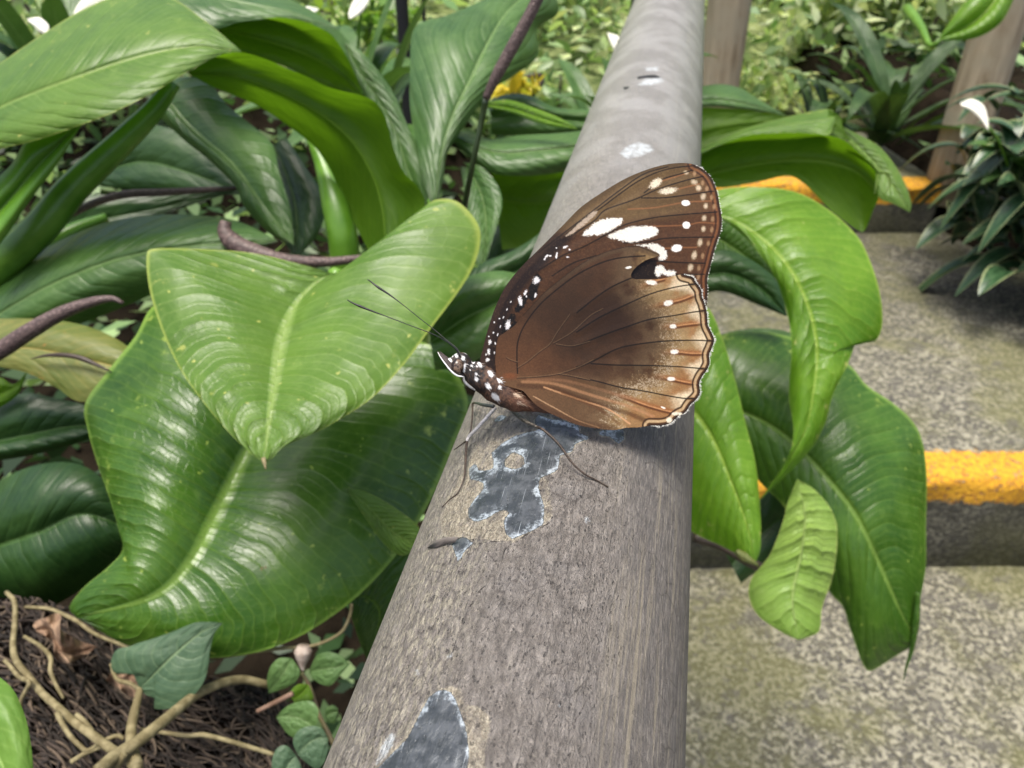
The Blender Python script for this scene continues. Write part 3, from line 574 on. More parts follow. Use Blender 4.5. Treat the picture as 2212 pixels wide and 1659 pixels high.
def wing(name, outline, colf, offm, stepd, veinlines, parent, scale=1., shift=(0, 0), label=None):
    poly = [tuple(p) for p in outline]; a = np.array(poly); x0, y0 = a.min(0); x1, y1 = a.max(0)
    xs = np.arange(x0, x1+stepd, stepd); ys = np.arange(y0, y1+stepd, stepd); X, Y = np.meshgrid(xs, ys); ny, nx = X.shape
    s = sdf(X.ravel(), Y.ravel(), poly)
    inside = s > -.72*stepd
    px, py = X.ravel().copy(), Y.ravel().copy()
    # pull the rim vertices onto the outline
    rim = np.where((s < .72*stepd) & inside)[0]
    dense = np.array(cr(outline, 4000, True))[:, :2]
    for i0 in range(0, len(rim), 400):
        ii = rim[i0:i0+400]; dd = (px[ii][:, None]-dense[None, :, 0])**2+(py[ii][:, None]-dense[None, :, 1])**2; j = dd.argmin(1); px[ii] = dense[j, 0]; py[ii] = dense[j, 1]
    idx = -np.ones(len(px), int); idx[inside] = np.arange(inside.sum()); g = idx.reshape(ny, nx)
    q = np.stack([g[:-1, :-1], g[:-1, 1:], g[1:, 1:], g[1:, :-1]], -1).reshape(-1, 4); q = q[(q >= 0).all(1)]
    x, y = px[inside], py[inside]
    # relief: veins stand proud, slight corrugation between them, soft overall bow
    h = np.zeros(len(x))
    for L in veinlines: h = np.maximum(h, ss(dline(x, y, L), 14, 0))
    V = onwing(x, y, offm)
    bow = .0010*np.sin((x-1050)/480*math.pi)+.0004*np.sin((y-400)/90.)
    V = V+WN*(h*.00005+bow)[:, None]
    if shift != (0, 0) or scale != 1.:
        V = B0+(V-B0)*scale+np.array([shift[0], 0, shift[1]])
    c = colf(x, y); o = mesh(name, V, q, wm, parent, col=np.clip(c, 0, 1))
    if label: o['label'] = label
    return o
fv = [cr(Z4(L), 30) for L in ([(310,890),(500,720),(700,590),(900,440),(1100,300),(1300,200),(1500,140),(1720,110)], [(360,900),(640,720),(1130,470),(1500,320),(1850,225)], [(1150,475),(1400,470),(1960,388)], [(20,1270),(300,1100),(850,830),(1300,690),(2000,620)], [(950,970),(1400,920),(1960,900)], [(1290,1165),(1860,1190)])]
hv = [cr(Z5(L), 30) for L in ([(0,340),(350,80),(700,-60)], [(0,540),(500,260),(1230,42)], [(0,680),(500,490),(1330,318)], [(0,900),(400,720),(900,635),(1420,632)], [(150,865),(700,885),(1390,928)], [(0,1010),(450,1110),(1230,1232)], [(-200,1100),(300,1300),(580,1500)])]
fwl = wing('forewing', fw_out, fw_color, -.00025, 1.0, fv, bf); hwl = wing('hindwing', hw_out, hw_color, .00035, 1.0, hv, bf)
wing('forewing', fw_out, fw_color, -.0030, 4., fv, bf, .985, (0, -.0002)); wing('hindwing', hw_out, hw_color, -.0024, 4., hv, bf, .985)
# white fringe of scales on the margins
def fringe(margin, offm, n, lo, hi, parent, away):
    t = RNG.random(n)*(len(margin)-2); i = t.astype(int); f = (t-i)[:, None]; p = margin[i]*(1-f)+margin[i+1]*f
    tg = margin[i+1]-margin[i]; tg /= np.linalg.norm(tg, axis=1)[:, None]+1e-9; nr = np.stack([-tg[:, 1], tg[:, 0]], 1)*away
    ln = RNG.uniform(lo, hi, n)*(.35+.65*ss(vnoise(p[:, 0], p[:, 1], 9, 77), .4, .6)); sk = RNG.uniform(-.5, .5, n)
    tip = p+nr*ln[:, None]+tg*(sk*ln)[:, None]; w_ = .55
    V = np.concatenate([onwing(*(p-tg*w_-nr*.8).T, offm), onwing(*(p+tg*w_-nr*.8).T, offm), onwing(*(tip+tg*.25).T, offm), onwing(*(tip-tg*.25).T, offm)]); V = V+np.tile(WN*.0001*RNG.uniform(-3, 3, n)[:, None], (4, 1))
    bow = .0010*np.sin((np.tile(p[:, 0], 4)-1050)/480*math.pi)+.0004*np.sin((np.tile(p[:, 1], 4)-400)/90.); V = V+WN*bow[:, None]
    F = [(k, k+n, k+2*n, k+3*n) for k in range(n)]
    return mesh('fringe', V, F, fr_m, parent)
fr_m = N('fringe_scales').set(Base_Color=(.62, .61, .55), Roughness=.6).m
fringe(hw_margin, .00035, 620, 2.2, 5.2, hwl, -1); fringe(fw_margin, -.00025, 200, 1.0, 3.6, fwl, -1)
# body: one continuous surface
def body():
    sp = [(966,780,6),(974,783,13),(984,784,20),(994,785,24),(1003,791,21),(1011,798,19),(1022,804,27),(1038,815,30),(1056,826,31.5),(1074,839,32),(1090,849,31),(1106,859,28.5),(1122,867,24),(1140,872,17),(1165,877,14.5),(1200,882,13),(1235,888,10),(1262,894,4)]
    q = cr(sp, 120); W = onwing(q[:, 0], q[:, 1], -.0011); mpp = BD/FP
    T = np.gradient(W, axis=0); T /= np.linalg.norm(T, axis=1)[:, None]; n = 72; a = np.linspace(0, 2*math.pi, n, endpoint=False); V = []; 
    for i in range(len(W)):
        u = np.cross(WN, T[i]); u /= np.linalg.norm(u); v_ = np.cross(T[i], u); r = q[i, 2]*mpp
        lump = 1+.03*np.sin(a*3+i*.25)+.02*math.sin(i*.6)
        V.append(W[i]+((np.cos(a)*r*lump)[:, None]*u+(np.sin(a)*r*.62*lump)[:, None]*v_))
    V = np.vstack(V); F = [(i*n+j, i*n+(j+1) % n, (i+1)*n+(j+1) % n, (i+1)*n+j) for i in range(len(W)-1) for j in range(n)]+[tuple(range(n))[::-1], tuple(range((len(W)-1)*n, len(W)*n))]
    x, y, z = project(V); g = vnoise(x, y, 7, 41); f = vnoise(x, y, 1.6, 42, 2)
    c = np.zeros((len(V), 3))+C(18, 12, 11); c = mixc(c, ss(x+ (g-.5)*34, 1034, 1070)*.7, C(56, 36, 27)); c = mixc(c, ss(x+(g-.5)*24, 1090, 1112)*.7, C(96, 62, 44)); c = mixc(c, ss(y-.8*(x-1000)-(g-.5)*10, 815, 826)*ss(x, 1000, 1020)*.8, C(96, 62, 42))
    c = mixc(c, ss(f, .55, .75)*.3, C(130, 96, 72))
    st = vnoise((x*.64+y*.77), (x*.77-y*.64)*.18, 2.2, 44, 2); c = mixc(c, ss(st, .5, .7)*.35*ss(x, 1030, 1050), C(140, 100, 74))
    sp = [(650,505,40,38,0),(620,590,34,60,-35),(740,500,24,48,-20),(870,550,30,46,-25),(893,740,20,105,6),(900,450,42,13,40),(1060,600,30,62,15),(1020,690,22,20,0),(1000,780,10,20,0),(1180,680,32,52,-25),(1125,710,22,12,0),(1105,850,32,22,0),(1110,940,34,44,-30),(1375,845,42,74,-35),(1540,950,42,70,-35),(1330,1070,42,66,-35),(1540,1095,44,24,-40),(1460,1270,50,92,-50),(1850,1235,60,34,20),(1890,1380,44,30,0)]
    cols = [C(246, 246, 246)]*17+[C(190, 190, 192), C(200, 176, 150), C(180, 160, 140)]
    for k, ((a_, b, p, q_, r), cc) in enumerate(zip(sp, cols)): X, Y = Z2([(a_, b)])[0]; c = spots(x, y, c, [(X, Y, p*.1172*.95, q_*.1172*.95, r)], cc, .2, .7)
    m = N('body_hair'); m.set(Base_Color=m.attr('col', 'Color'), Roughness=.6, Normal=m.bump(m.noise(m.geo(), 5500, 3), .6, .00015))
    o = mesh('body', V, F, m.m, bf, col=np.clip(c, 0, 1))
    # fur
    ii = np.where((x > 1004) & (x < 1145) & (z < BD+.003))[0]; ii = RNG.choice(ii, 1500); cen = W[np.clip(ii//n, 0, len(W)-1)]; nr = V[ii]-cen; nr /= np.linalg.norm(nr, axis=1)[:, None]+1e-9
    tail = T[np.clip(ii//n, 0, len(W)-1)]; ln = RNG.uniform(.0004, .0011, len(ii))*(1+1.2*ss(x[ii], 1095, 1130)); tip = V[ii]+(nr*.45+tail*.8+RNG.normal(0, .25, (len(ii), 3)))*ln[:, None]; sd = np.cross(nr, tail)*.00004
    VV = np.concatenate([V[ii]-sd, V[ii]+sd, tip]); k = len(ii); FF = [(j, j+k, j+2*k) for j in range(k)]; cc = np.concatenate([c[ii], c[ii], c[ii]*1.2+.006])
    mesh('fur', VV, FF, m.m, o, col=np.clip(cc, 0, 1))
    return o
body_o = body()
def wp_(x, y, dz=0.):   # point near the body plane, dz towards the viewer
    p = onwing(np.array([float(x)]), np.array([float(y)]), -.0011)[0]; return p+WN*dz
def ball(name, c, r, mat, parent, ux=None, n=28):
    V = []; 
    ux = ux if ux is not None else np.eye(3)
    for i in range(n+1):
        for j in range(n):
            th, ph = math.pi*i/n, 2*math.pi*j/n; l = np.array([math.sin(th)*math.cos(ph)*r[0], math.cos(th)*r[1], math.sin(th)*math.sin(ph)*r[2]]); V.append(c+ux.T@l)
    F = [(i*n+j, i*n+(j+1) % n, (i+1)*n+(j+1) % n, (i+1)*n+j) for i in range(n) for j in range(n)]
    return mesh(name, V, F, mat, parent)
em = N('compound_eye'); ev = em.noise(em.geo(), 1500, 4, .7); em.set(Base_Color=em.mix(em.sm(ev, .45, .62), (.016, .010, .008), (.17, .115, .08)), Roughness=.22).m
fr_ = np.array([AX, AU*.98-AF*.0, -AF]); mpp = BD/FP
ball('eye', wp_(988, 791.5, .0011), (14*mpp, 18.5*mpp, 13*mpp), em.m, bf, fr_); ball('eye', wp_(992, 788, -.0022), (12*mpp, 15*mpp, 7*mpp), em.m, bf, fr_)
blk = N('chitin_black').set(Base_Color=(.012, .012, .013), Roughness=.35).m
wht = N('white_scales').set(Base_Color=(.8, .8, .8), Roughness=.6).m
def bt(name, pts, rad, mat, n=8, k=24, parent=None):
    q = np.array([wp_(*p) for p in pts]); q = cr(q, k); V, F, UV = tube_v(q, np.array(rad)*mpp, n); return mesh(name, V, F, mat, parent or bf, uv=UV)
pk = stalk_mat('palp_dark', (.03, .02, .018), (.07, .05, .045), .6, 3000, .0001)
pl = bt('palp', [(1003,812,.0004),(990,806,.0008),(975,794,.0010),(961,776,.0009),(950,764,.0006),(945.5,759,.0004)], [2, 5.5, 8.5, 7, 3, .6], pk)
bt('pale_stripe', [(1001,812.5,.0013),(988,810,.0016),(976,801,.0018),(963.5,786,.0017),(953,772,.0012),(946,760.5,.0006)], [1.2, 2.2, 1.8, 1.5, 1.0, .5], wht, parent=pl)
bt('palp', [(998,806,-.0020),(978,790,-.0018),(960,772,-.0018),(949,760,-.0018)], [3, 7, 5, .8], pk)
# proboscis curl under the head and grey throat
bt('proboscis', [(1002,813,.0008),(1003,822,.0009),(1012,832,.0009),(1026,842,.0007)], [2, 3.2, 3, 1.5], stalk_mat('throat', (.16,.16,.16), (.34,.34,.33), .6, 3000, .0001))
bt('antenna', [(996,772,.0008),(990,762,.0011),(984,753,.0012),(960,734,.0014),(930,719,.0014),(890,704,.0013),(840,685,.0012),(800,670,.0011),(778,661,.0010),(764,655,.0010),(752,648,.0010)], [1.5, 1.15, 1.05, 1., .95, .95, 1.0, 1.9, 2.9, .9], blk, k=90)
bt('antenna', [(997,770,-.0010),(991,760,-.0014),(983,750,-.0016),(965,736,-.0020),(936,712,-.0026),(905,688,-.0030),(870,660,-.0034),(838,636,-.0038),(812,619,-.0040),(796,607,-.0042),(786,600,-.0042)], [1.3, 1.0, .95, .9, .9, .85, .95, 1.8, 2.7, .9], blk, k=90)
# legs
lg1 = stalk_mat('leg_scaly', (.02, .018, .016), (.14, .12, .10), .5, 2600, .0001); lg2 = stalk_mat('leg_brown', (.022, .014, .009), (.075, .05, .034), .5, 2600, .0001); lg3 = stalk_mat('leg_white', (.36, .34, .33), (.6, .58, .56), .5, 2600, .0001)
def leg(pts, rad, mats, split):
    rad = np.array(rad)*1.45
    # pts: x,y,lift above the pipe surface along the view; feet have lift 0
    q = np.array(pts, float); dd = hit(q[:, 0], q[:, 1])-q[:, 2]; dd[0] = q[0, 2] if q[0, 2] > .05 else dd[0]
    W = cr(np.c_[P(q[:, 0], q[:, 1], dd)], 60); rad = np.interp(np.linspace(0, 1, 60), np.linspace(0, 1, len(rad)), rad)*mpp; o = None
    cut = int(60*split)
    V, F, UV = tube_v(W[:cut+1], rad[:cut+1], 10); o = mesh('leg', V, F, mats[0], bf, uv=UV)
    V, F, UV = tube_v(W[cut:], rad[cut:], 10); mesh('shank', V, F, mats[1], o, uv=UV)
a = Z3([(930,190),(990,240),(1070,300),(1160,345),(1250,388),(1400,530),(1520,700),(1650,820),(1780,890),(1895,955)])
leg([(x, y, l) for (x, y), l in zip(a, [.0045,.0050,.0058,.0066,.0070,.0048,.0024,.0010,.0003,.0003])], [3, 3.6, 3.2, 2.6, 2, 1.9, 1.7, 1.4, 1.3, 1.0], (lg1, lg2), .40)
a = Z3([(760,155),(650,280),(560,380),(490,450),(472,500),(460,620),(445,850),(380,1010),(300,1080),(220,1160)])
leg([(x, y, l) for (x, y), l in zip(a, [.0062,.0062,.0060,.0056,.0050,.0036,.0016,.0006,.0002,.0002])], [2.6, 3, 2.8, 2.2, 1.9, 1.8, 1.4, 1.1, .9, .8], (lg3, lg2), .33)
a = Z3([(740,145),(640,130),(570,112),(530,118),(528,200),(520,300),(505,400),(470,480),(400,540),(345,580)])
leg([(x, y, l) for (x, y), l in zip(a, [.0075,.0085,.0085,.0080,.0064,.0046,.0028,.0010,.0003,.0003])], [3, 3, 2.6, 2, 1.8, 1.6, 1.5, 1.4, 1.1, .9], (stalk_mat('leg_dark', (.03,.035,.035), (.08,.085,.08), .4, 2600, .0001), lg2), .34)

# ------------------------------------------------------------------ broad-leaved plants, left of the rail
def base_pt(x, y, d, z=None):
    p = P(float(x), float(y), float(d)); 
    if z is not None: p[2] = z
    return p
pA = empty('broadleaf_plant', base_pt(560, 900, .5, .1), 'large glossy broad-leaved plant filling the space left of the handrail', 'plant')
# front heart-shaped leaf
leaf(pA, M_light, [(722,592),(640,568),(540,546),(430,538),(335,537),(317,552),(322,620),(345,700),(385,790),(440,870),(500,940),(545,982),(570,1000)],
     [(722,590),(680,612),(630,672),(606,742),(594,820),(580,917),(570,1000)], [(722,590),(785,585),(850,537),(900,470),(935,434),(985,434),(1025,472),(1038,512),(1025,570),(990,630),(930,710),(870,790),(800,862),(700,925),(620,962),(588,990),(570,1000)],
     (.335, .325, .30, .275, .262), el=.012, er=.02, bl=.010, br=.014, wave=.004, wf=10, nv=110, nu=34)
tube('leaf_tip', [(569,990,.262),(572,1003,.261),(574,1014,.2605)], [.0008, .0006, .0002], M_vine, pA, k=6)
# big lower leaf
leaf(pA, M_glossy, [(620,800),(480,690),(345,655),(290,730),(230,805),(184,872),(190,930),(210,1000),(238,1080),(258,1150),(264,1190),(230,1228),(180,1270),(150,1312),(165,1334)],
     [(620,800),(570,900),(519,1000),(469,1105),(412,1212),(330,1288),(165,1334)], [(620,800),(760,740),(930,745),(1010,860),(980,960),(930,1080),(870,1180),(800,1262),(730,1322),(640,1378),(540,1412),(420,1420),(280,1395),(165,1334)],
     (.40, .385, .365, .345, .335, .34), el=.030, er=.016, bl=.028, br=.020, wave=.005, wf=12, nv=120, nu=40)
# upper arching leaf, top left
leaf(pA, M_light, [(-160,260),(-60,180),(90,75),(190,15),(270,-12),(360,-8),(430,35),(500,92),(522,112)], [(-160,330),(0,232),(150,172),(300,122),(420,100),(480,106),(522,112)],
     [(-160,400),(-60,350),(0,322),(60,308),(130,286),(240,245),(330,200),(400,158),(470,122),(522,112)], (.40, .39, .385, .39, .40), el=.045, er=-.012, bl=.012, wave=.003, nv=80, nu=26)
# its blade falling away to the right, underside seen
leaf(pA, M_under, [(405,158),(460,188),(550,225),(620,270),(680,318),(715,370),(745,440),(775,500),(800,545),(830,560)], [(405,158),(520,170),(650,222),(745,290),(800,370),(825,450),(835,560)],
     [(405,158),(469,121),(520,113),(575,128),(609,143),(664,166),(715,190),(801,214),(832,254),(850,320),(872,372),(902,402),(918,438),(905,480),(870,530),(838,562)], (.40, .405, .41, .415, .42, .42), el=.03, er=-.02, bl=-.012, nv=80, nu=24)
# leaf behind it
leaf(pA, M_under, [(440,60),(527,43),(625,39),(703,66),(734,98),(762,148),(783,206)], [(440,62),(540,80),(640,110),(720,150),(783,206)], [(440,64),(508,113),(609,141),(664,168),(715,191),(783,206)], (.46, .465, .47, .475), el=-.02, er=.01, bl=-.01)
leaf(pA, M_grey, [(270,-80),(420,-70),(560,-30),(660,15),(730,60)], [(270,-40),(400,-20),(520,5),(640,30),(730,62)], [(280,0),(400,50),(457,66),(527,46),(640,42),(730,64)], (.45, .45, .455, .46), el=.05, er=-.01, bl=.01)
leaf(pA, M_grey, [(745,90),(790,120),(850,200),(880,270),(920,350),(925,420),(930,455)], [(745,95),(775,150),(825,230),(860,300),(885,380),(930,455)], [(745,100),(765,160),(800,230),(835,300),(860,380),(930,455)], (.49, .49, .485, .48), bl=.006)
# narrow leaf with pale midrib
leaf(pA, M_grey, [(352,198),(326,228),(390,296),(449,344),(508,402),(522,437),(547,470),(590,510),(632,528)], [(352,200),(410,273),(500,352),(566,441),(632,528)], [(352,198),(392,166),(452,180),(490,226),(547,273),(588,312),(603,371),(627,450),(636,528)],
     (.50, .49, .475, .46, .45), el=.01, er=.012, bl=.010, nv=70)
# dim leaves behind
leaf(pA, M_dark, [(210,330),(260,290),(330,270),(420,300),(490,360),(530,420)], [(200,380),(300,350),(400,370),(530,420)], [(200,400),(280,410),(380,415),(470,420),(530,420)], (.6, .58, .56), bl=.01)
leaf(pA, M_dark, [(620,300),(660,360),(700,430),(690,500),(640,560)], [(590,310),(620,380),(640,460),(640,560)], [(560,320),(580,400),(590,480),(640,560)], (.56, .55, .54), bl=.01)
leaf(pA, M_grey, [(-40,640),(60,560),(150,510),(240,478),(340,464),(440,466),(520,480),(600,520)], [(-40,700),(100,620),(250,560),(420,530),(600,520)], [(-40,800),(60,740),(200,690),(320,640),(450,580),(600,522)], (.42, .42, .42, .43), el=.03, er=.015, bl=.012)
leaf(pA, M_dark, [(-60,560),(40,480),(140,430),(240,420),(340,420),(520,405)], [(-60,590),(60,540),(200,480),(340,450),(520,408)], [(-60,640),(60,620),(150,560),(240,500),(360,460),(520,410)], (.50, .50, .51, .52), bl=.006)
leaf(pA, M_yellow, [(-60,690),(60,688),(140,694),(220,716),(290,760),(330,820)], [(-60,760),(60,752),(160,770),(240,790),(330,820)], [(-60,775),(0,792),(60,806),(120,836),(185,868),(330,830)], (.40, .395, .39, .385), el=.01, er=-.004, bl=.006, label='yellowing leaf with a split along its rib')
tube('leaf_split', [(66,775,.388),(110,767,.385),(170,772,.383),(240,803,.383)], [.0002, .0012, .0014, .0003], M_darkstem, pA, k=16)
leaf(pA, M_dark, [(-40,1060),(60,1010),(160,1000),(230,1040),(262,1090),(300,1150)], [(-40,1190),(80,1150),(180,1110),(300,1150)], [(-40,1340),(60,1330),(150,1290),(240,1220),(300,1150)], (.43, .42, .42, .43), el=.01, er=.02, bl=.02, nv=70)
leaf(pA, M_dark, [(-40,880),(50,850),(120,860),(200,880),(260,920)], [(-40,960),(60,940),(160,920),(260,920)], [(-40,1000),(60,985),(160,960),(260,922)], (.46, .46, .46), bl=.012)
leaf(pA, M_under, [(-40,820),(0,815),(30,830),(60,800)], [(-40,860),(0,850),(40,830),(60,800)], [(-40,900),(0,880),(40,850),(60,800)], (.45, .45, .45), nv=20, nu=6)
# light leaf bits beside the rail
leaf(pA, M_light, [(750,1055),(790,1062),(850,1095),(905,1140),(905,1175)], [(750,1058),(800,1100),(850,1150),(905,1178)], [(750,1062),(790,1120),(830,1175),(870,1200),(905,1180)], (.352, .348, .345), bl=.004, nv=30, nu=10)
leaf(pA, M_glossy, [(750,1295),(790,1240),(850,1185),(900,1195),(900,1300),(795,1430)], [(752,1297),(790,1290),(820,1330),(795,1430)], [(750,1300),(765,1350),(780,1395),(795,1430)], (.40, .40, .41), bl=.004, nv=30, nu=10)
leaf(pA, M_grey, [(925,690),(955,632),(1010,598),(1080,585),(1150,600)], [(930,740),(1000,690),(1080,650),(1150,600)], [(940,800),(1010,790),(1080,730),(1150,600)], (.36, .36, .36), bl=.014, nv=50)
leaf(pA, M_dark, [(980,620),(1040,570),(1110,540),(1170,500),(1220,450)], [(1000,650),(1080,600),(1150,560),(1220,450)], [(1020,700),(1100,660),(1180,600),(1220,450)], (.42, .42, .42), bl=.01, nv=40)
# erect leaf in the upper middle
leaf(pA, M_grey, [(932,445),(912,380),(900,312),(886,234),(886,150),(896,60),(964,34),(1031,6),(1100,-30),(1180,-50)], [(938,445),(952,340),(978,250),(1018,170),(1055,90),(1100,20),(1180,-50)],
     [(944,445),(958,380),(966,332),(990,293),(1025,242),(1062,195),(1121,156),(1163,118),(1160,62),(1203,32),(1200,-10),(1180,-50)], (.46, .47, .48, .50, .53, .56), el=.02, er=.03, bl=.016, wave=.004, nv=80, nu=26)
leaf(pA, M_grey, [(972,286),(1010,285),(1060,300),(1120,292),(1200,288),(1290,278),(1340,270)], [(972,292),(1030,318),(1090,330),(1160,325),(1250,315),(1340,300)], [(972,300),(1010,335),(1060,372),(1120,380),(1200,374),(1280,355),(1340,330)], (.50, .50, .50, .51), el=.03, er=.0, bl=.012, wave=.004)
leaf(pA, M_under, [(1060,370),(1120,380),(1200,374),(1280,355),(1330,340)], [(1070,430),(1150,440),(1230,430),(1330,400)], [(1085,540),(1140,530),(1200,490),(1250,460),(1330,420)], (.54, .54, .55), bl=-.01, nv=40)
leaf(pA, M_grey, [(1055,235),(1080,207),(1140,205),(1200,232),(1260,236),(1340,240)], [(1060,250),(1130,240),(1200,255),(1340,265)], [(1060,290),(1130,295),(1200,290),(1270,285),(1340,300)], (.56, .56, .57), bl=.012, nv=50)
leaf(pA, M_bright, [(1052,220),(1100,216),(1160,235),(1210,255),(1246,276)], [(1052,225),(1110,235),(1170,255),(1246,278)], [(1052,232),(1110,246),(1170,268),(1246,280)], (.50, .495, .49), bl=.003, nv=40, nu=8, label='narrow rolled young leaf')
leaf(pA, M_grey, [(1000,350),(1040,360),(1075,400),(1085,440),(1070,500),(1045,580)], [(1010,360),(1040,420),(1050,500),(1040,590)], [(995,360),(1005,430),(1015,500),(1035,590)], (.50, .48, .46), bl=.006, nv=40)
leaf(pA, M_dark, [(1040,560),(1080,480),(1140,440),(1200,400)], [(1060,580),(1110,520),(1170,470),(1230,410)], [(1080,600),(1140,570),(1190,520),(1240,440)], (.60, .60, .60), bl=.01, nv=30)
# stalks
tube('stalk', [(375,178,.43),(330,240,.43),(260,310,.43),(160,405,.43),(80,500,.43),(-30,600,.44)], [.004, .0062, .0075, .0085, .009, .01], M_stalk, pA)
leaf(pA, M_stalk, [(-60,430),(20,360),(60,300),(120,285),(180,262)], [(-60,520),(20,430),(90,350),(180,262)], [(-60,600),(10,515),(60,440),(120,360),(180,264)], (.405, .40, .39), bl=.012, nv=40, nu=12, name='stalk')
tube('stalk', [(672,300,.455),(700,360,.455),(722,430,.45),(740,510,.45),(748,600,.46)], [.0028, .0060, .0085, .009, .009], M_stalk, pA)
tube('stalk', [(935,430,.465),(925,520,.47),(915,640,.48),(905,760,.50)], [.003, .004, .005, .006], M_stalk, pA)
tube('stalk', [(722,592,.336),(745,610,.36),(760,700,.42),(700,900,.5)], [.003, .004, .004, .005], M_stalk, pA)
tube('stalk', [(0,640,.47),(60,560,.47),(160,500,.48),(230,470,.49)], [.010, .009, .006, .003], M_stalk, pA)
# flower spikes
def spike(pts, rad, label, stem=None):
    q = cr(pts, 50); W = P(q[:, 0], q[:, 1], q[:, 2]); V, F, UV = tube_v(W, rad, 16); o = mesh('flower_spike', V, F, M_spadix, pA, uv=UV); o['label'] = label
spike([(-80,800,.352),(0,757,.35),(60,718,.348),(130,678,.347),(190,655,.346),(240,645,.346),(266,655,.346)], [.0040, .0040, .0039, .0036, .003, .0022, .0008], 'thick purple brown flower spike crossing the yellowing leaf')
spike([(488,478,.42),(486,502,.42),(510,528,.418),(560,548,.415),(620,562,.412),(700,566,.41),(760,560,.41),(805,551,.412)], [.0030, .0052, .0048, .0036, .0030, .0026, .0022, .0010], 'brown curled flower spike lying above the front leaf')
spike([(15,510,.44),(70,500,.44),(130,475,.45),(200,440,.46),(270,420,.47),(360,415,.48),(510,406,.50)], [.0008, .0016, .0022, .0024, .0024, .0020, .0012], 'thin dark flower spike, left edge of the plant')
spike([(1175,-30,.33),(1140,40,.335),(1105,105,.34),(1072,165,.345),(1050,212,.35)], [.0024, .0026, .0028, .0027, .0018], 'long dark brown flower spike leaning across the erect leaf')
tube('stalk', [(1050,212,.35),(1040,260,.355),(1026,330,.36),(1012,400,.37),(1000,470,.39),(990,560,.42)], [.0016, .0014, .0014, .0015, .0018, .002], stalk_mat('dark_green_stalk', (.015,.03,.008), (.03,.05,.015)), pA)

# ------------------------------------------------------------------ plant right of the rail
pB = empty('broadleaf_plant', base_pt(1480, 900, .62, .1), 'bright green broad-leaved plant hanging over the path right of the handrail', 'plant')
leaf(pB, M_grey, [(1440,200),(1516,186),(1560,182),(1600,191),(1640,215),(1690,245)], [(1440,230),(1520,215),(1600,222),(1690,246)], [(1440,260),(1516,232),(1615,238),(1690,248)], (.66, .66, .66), el=.02, bl=.01, nv=40)
leaf(pB, M_under, [(1440,240),(1516,232),(1615,238),(1715,253),(1760,262)], [(1440,300),(1520,280),(1620,265),(1760,262)], [(1440,360),(1516,326),(1615,286),(1700,264),(1760,264)], (.64, .64, .64), bl=-.008, nv=40)
leaf(pB, M_light, [(1440,355),(1516,322),(1560,300),(1615,276),(1706,251),(1790,236),(1803,250)], [(1440,370),(1540,318),(1620,285),(1710,268),(1803,256)], [(1440,385),(1516,332),(1615,294),(1724,287),(1786,294),(1803,262)], (.58, .57, .56), el=.03, er=-.01, bl=.006, nv=50)
leaf(pB, M_under, [(1440,360),(1516,330),(1615,293),(1724,287),(1786,292),(1815,299),(1834,310),(1862,335),(1888,357),(1898,383)], [(1440,400),(1560,370),(1680,350),(1780,350),(1850,370),(1898,420)],
     [(1440,430),(1516,405),(1567,405),(1633,394),(1700,380),(1735,395),(1768,427),(1797,456),(1852,496),(1868,497),(1888,450),(1898,430)], (.60, .59, .575, .565, .56), el=-.02, er=.01, bl=-.012, nv=70)
leaf(pB, M_under, [(1790,236),(1815,252),(1822,275),(1834,300)], [(1786,262),(1805,268),(1820,282),(1834,302)], [(1786,292),(1800,290),(1815,298),(1834,304)], (.565, .563, .56), nv=20, nu=6, bl=-.002)
tube('vein', [(1834,306,.556),(1862,332,.553),(1890,362,.55),(1900,372,.549),(1918,376,.549),(1922,400,.549),(1912,415,.548)], [.0016, .0016, .0014, .0012, .001, .0008, .0003], M_young, pB)
tube('vein', [(1896,372,.55),(1894,395,.55),(1889,420,.551)], [.0012, .001, .0003], M_young, pB, k=12)
leaf(pB, M_light, [(1823,275),(1890,310),(1925,346),(1954,394),(1968,437),(1966,459)], [(1826,285),(1880,340),(1925,395),(1966,459)], [(1828,300),(1870,345),(1892,385),(1899,427),(1930,440),(1966,459)], (.62, .61, .60), bl=.004, nv=40)
leaf(pB, M_bright, [(1500,470),(1556,474),(1600,505),(1640,548),(1670,590),(1690,640),(1705,700),(1710,760),(1704,850),(1714,930),(1700,990),(1640,1082)], [(1500,455),(1590,480),(1680,550),(1735,640),(1762,740),(1758,840),(1730,950),(1640,1082)],
     [(1500,430),(1560,408),(1640,404),(1720,415),(1790,453),(1850,508),(1878,560),(1900,630),(1906,700),(1888,738),(1856,705),(1848,740),(1830,790),(1800,850),(1780,920),(1740,985),(1640,1082)],
     (.52, .51, .50, .495, .49, .49, .50), el=.004, er=.012, bl=.010, br=.010, wave=.006, wf=22, nv=110, nu=30)
leaf(pB, M_bright, [(1380,800),(1440,700),(1520,660),(1560,730),(1590,830),(1612,920),(1632,1000),(1642,1100),(1643,1180),(1632,1218)], [(1380,860),(1460,860),(1530,930),(1580,1040),(1615,1140),(1632,1218)], [(1380,960),(1420,1060),(1470,1120),(1500,1152),(1560,1180),(1632,1218)],
     (.46, .45, .44, .43, .425), el=.02, er=.03, bl=.012, nv=80, nu=24)
tube('leaf_tip', [(1590,1190,.43),(1615,1208,.427),(1634,1219,.424),(1638,1226,.424)], [.0016, .003, .0018, .0004], M_yellow, pB, k=10)
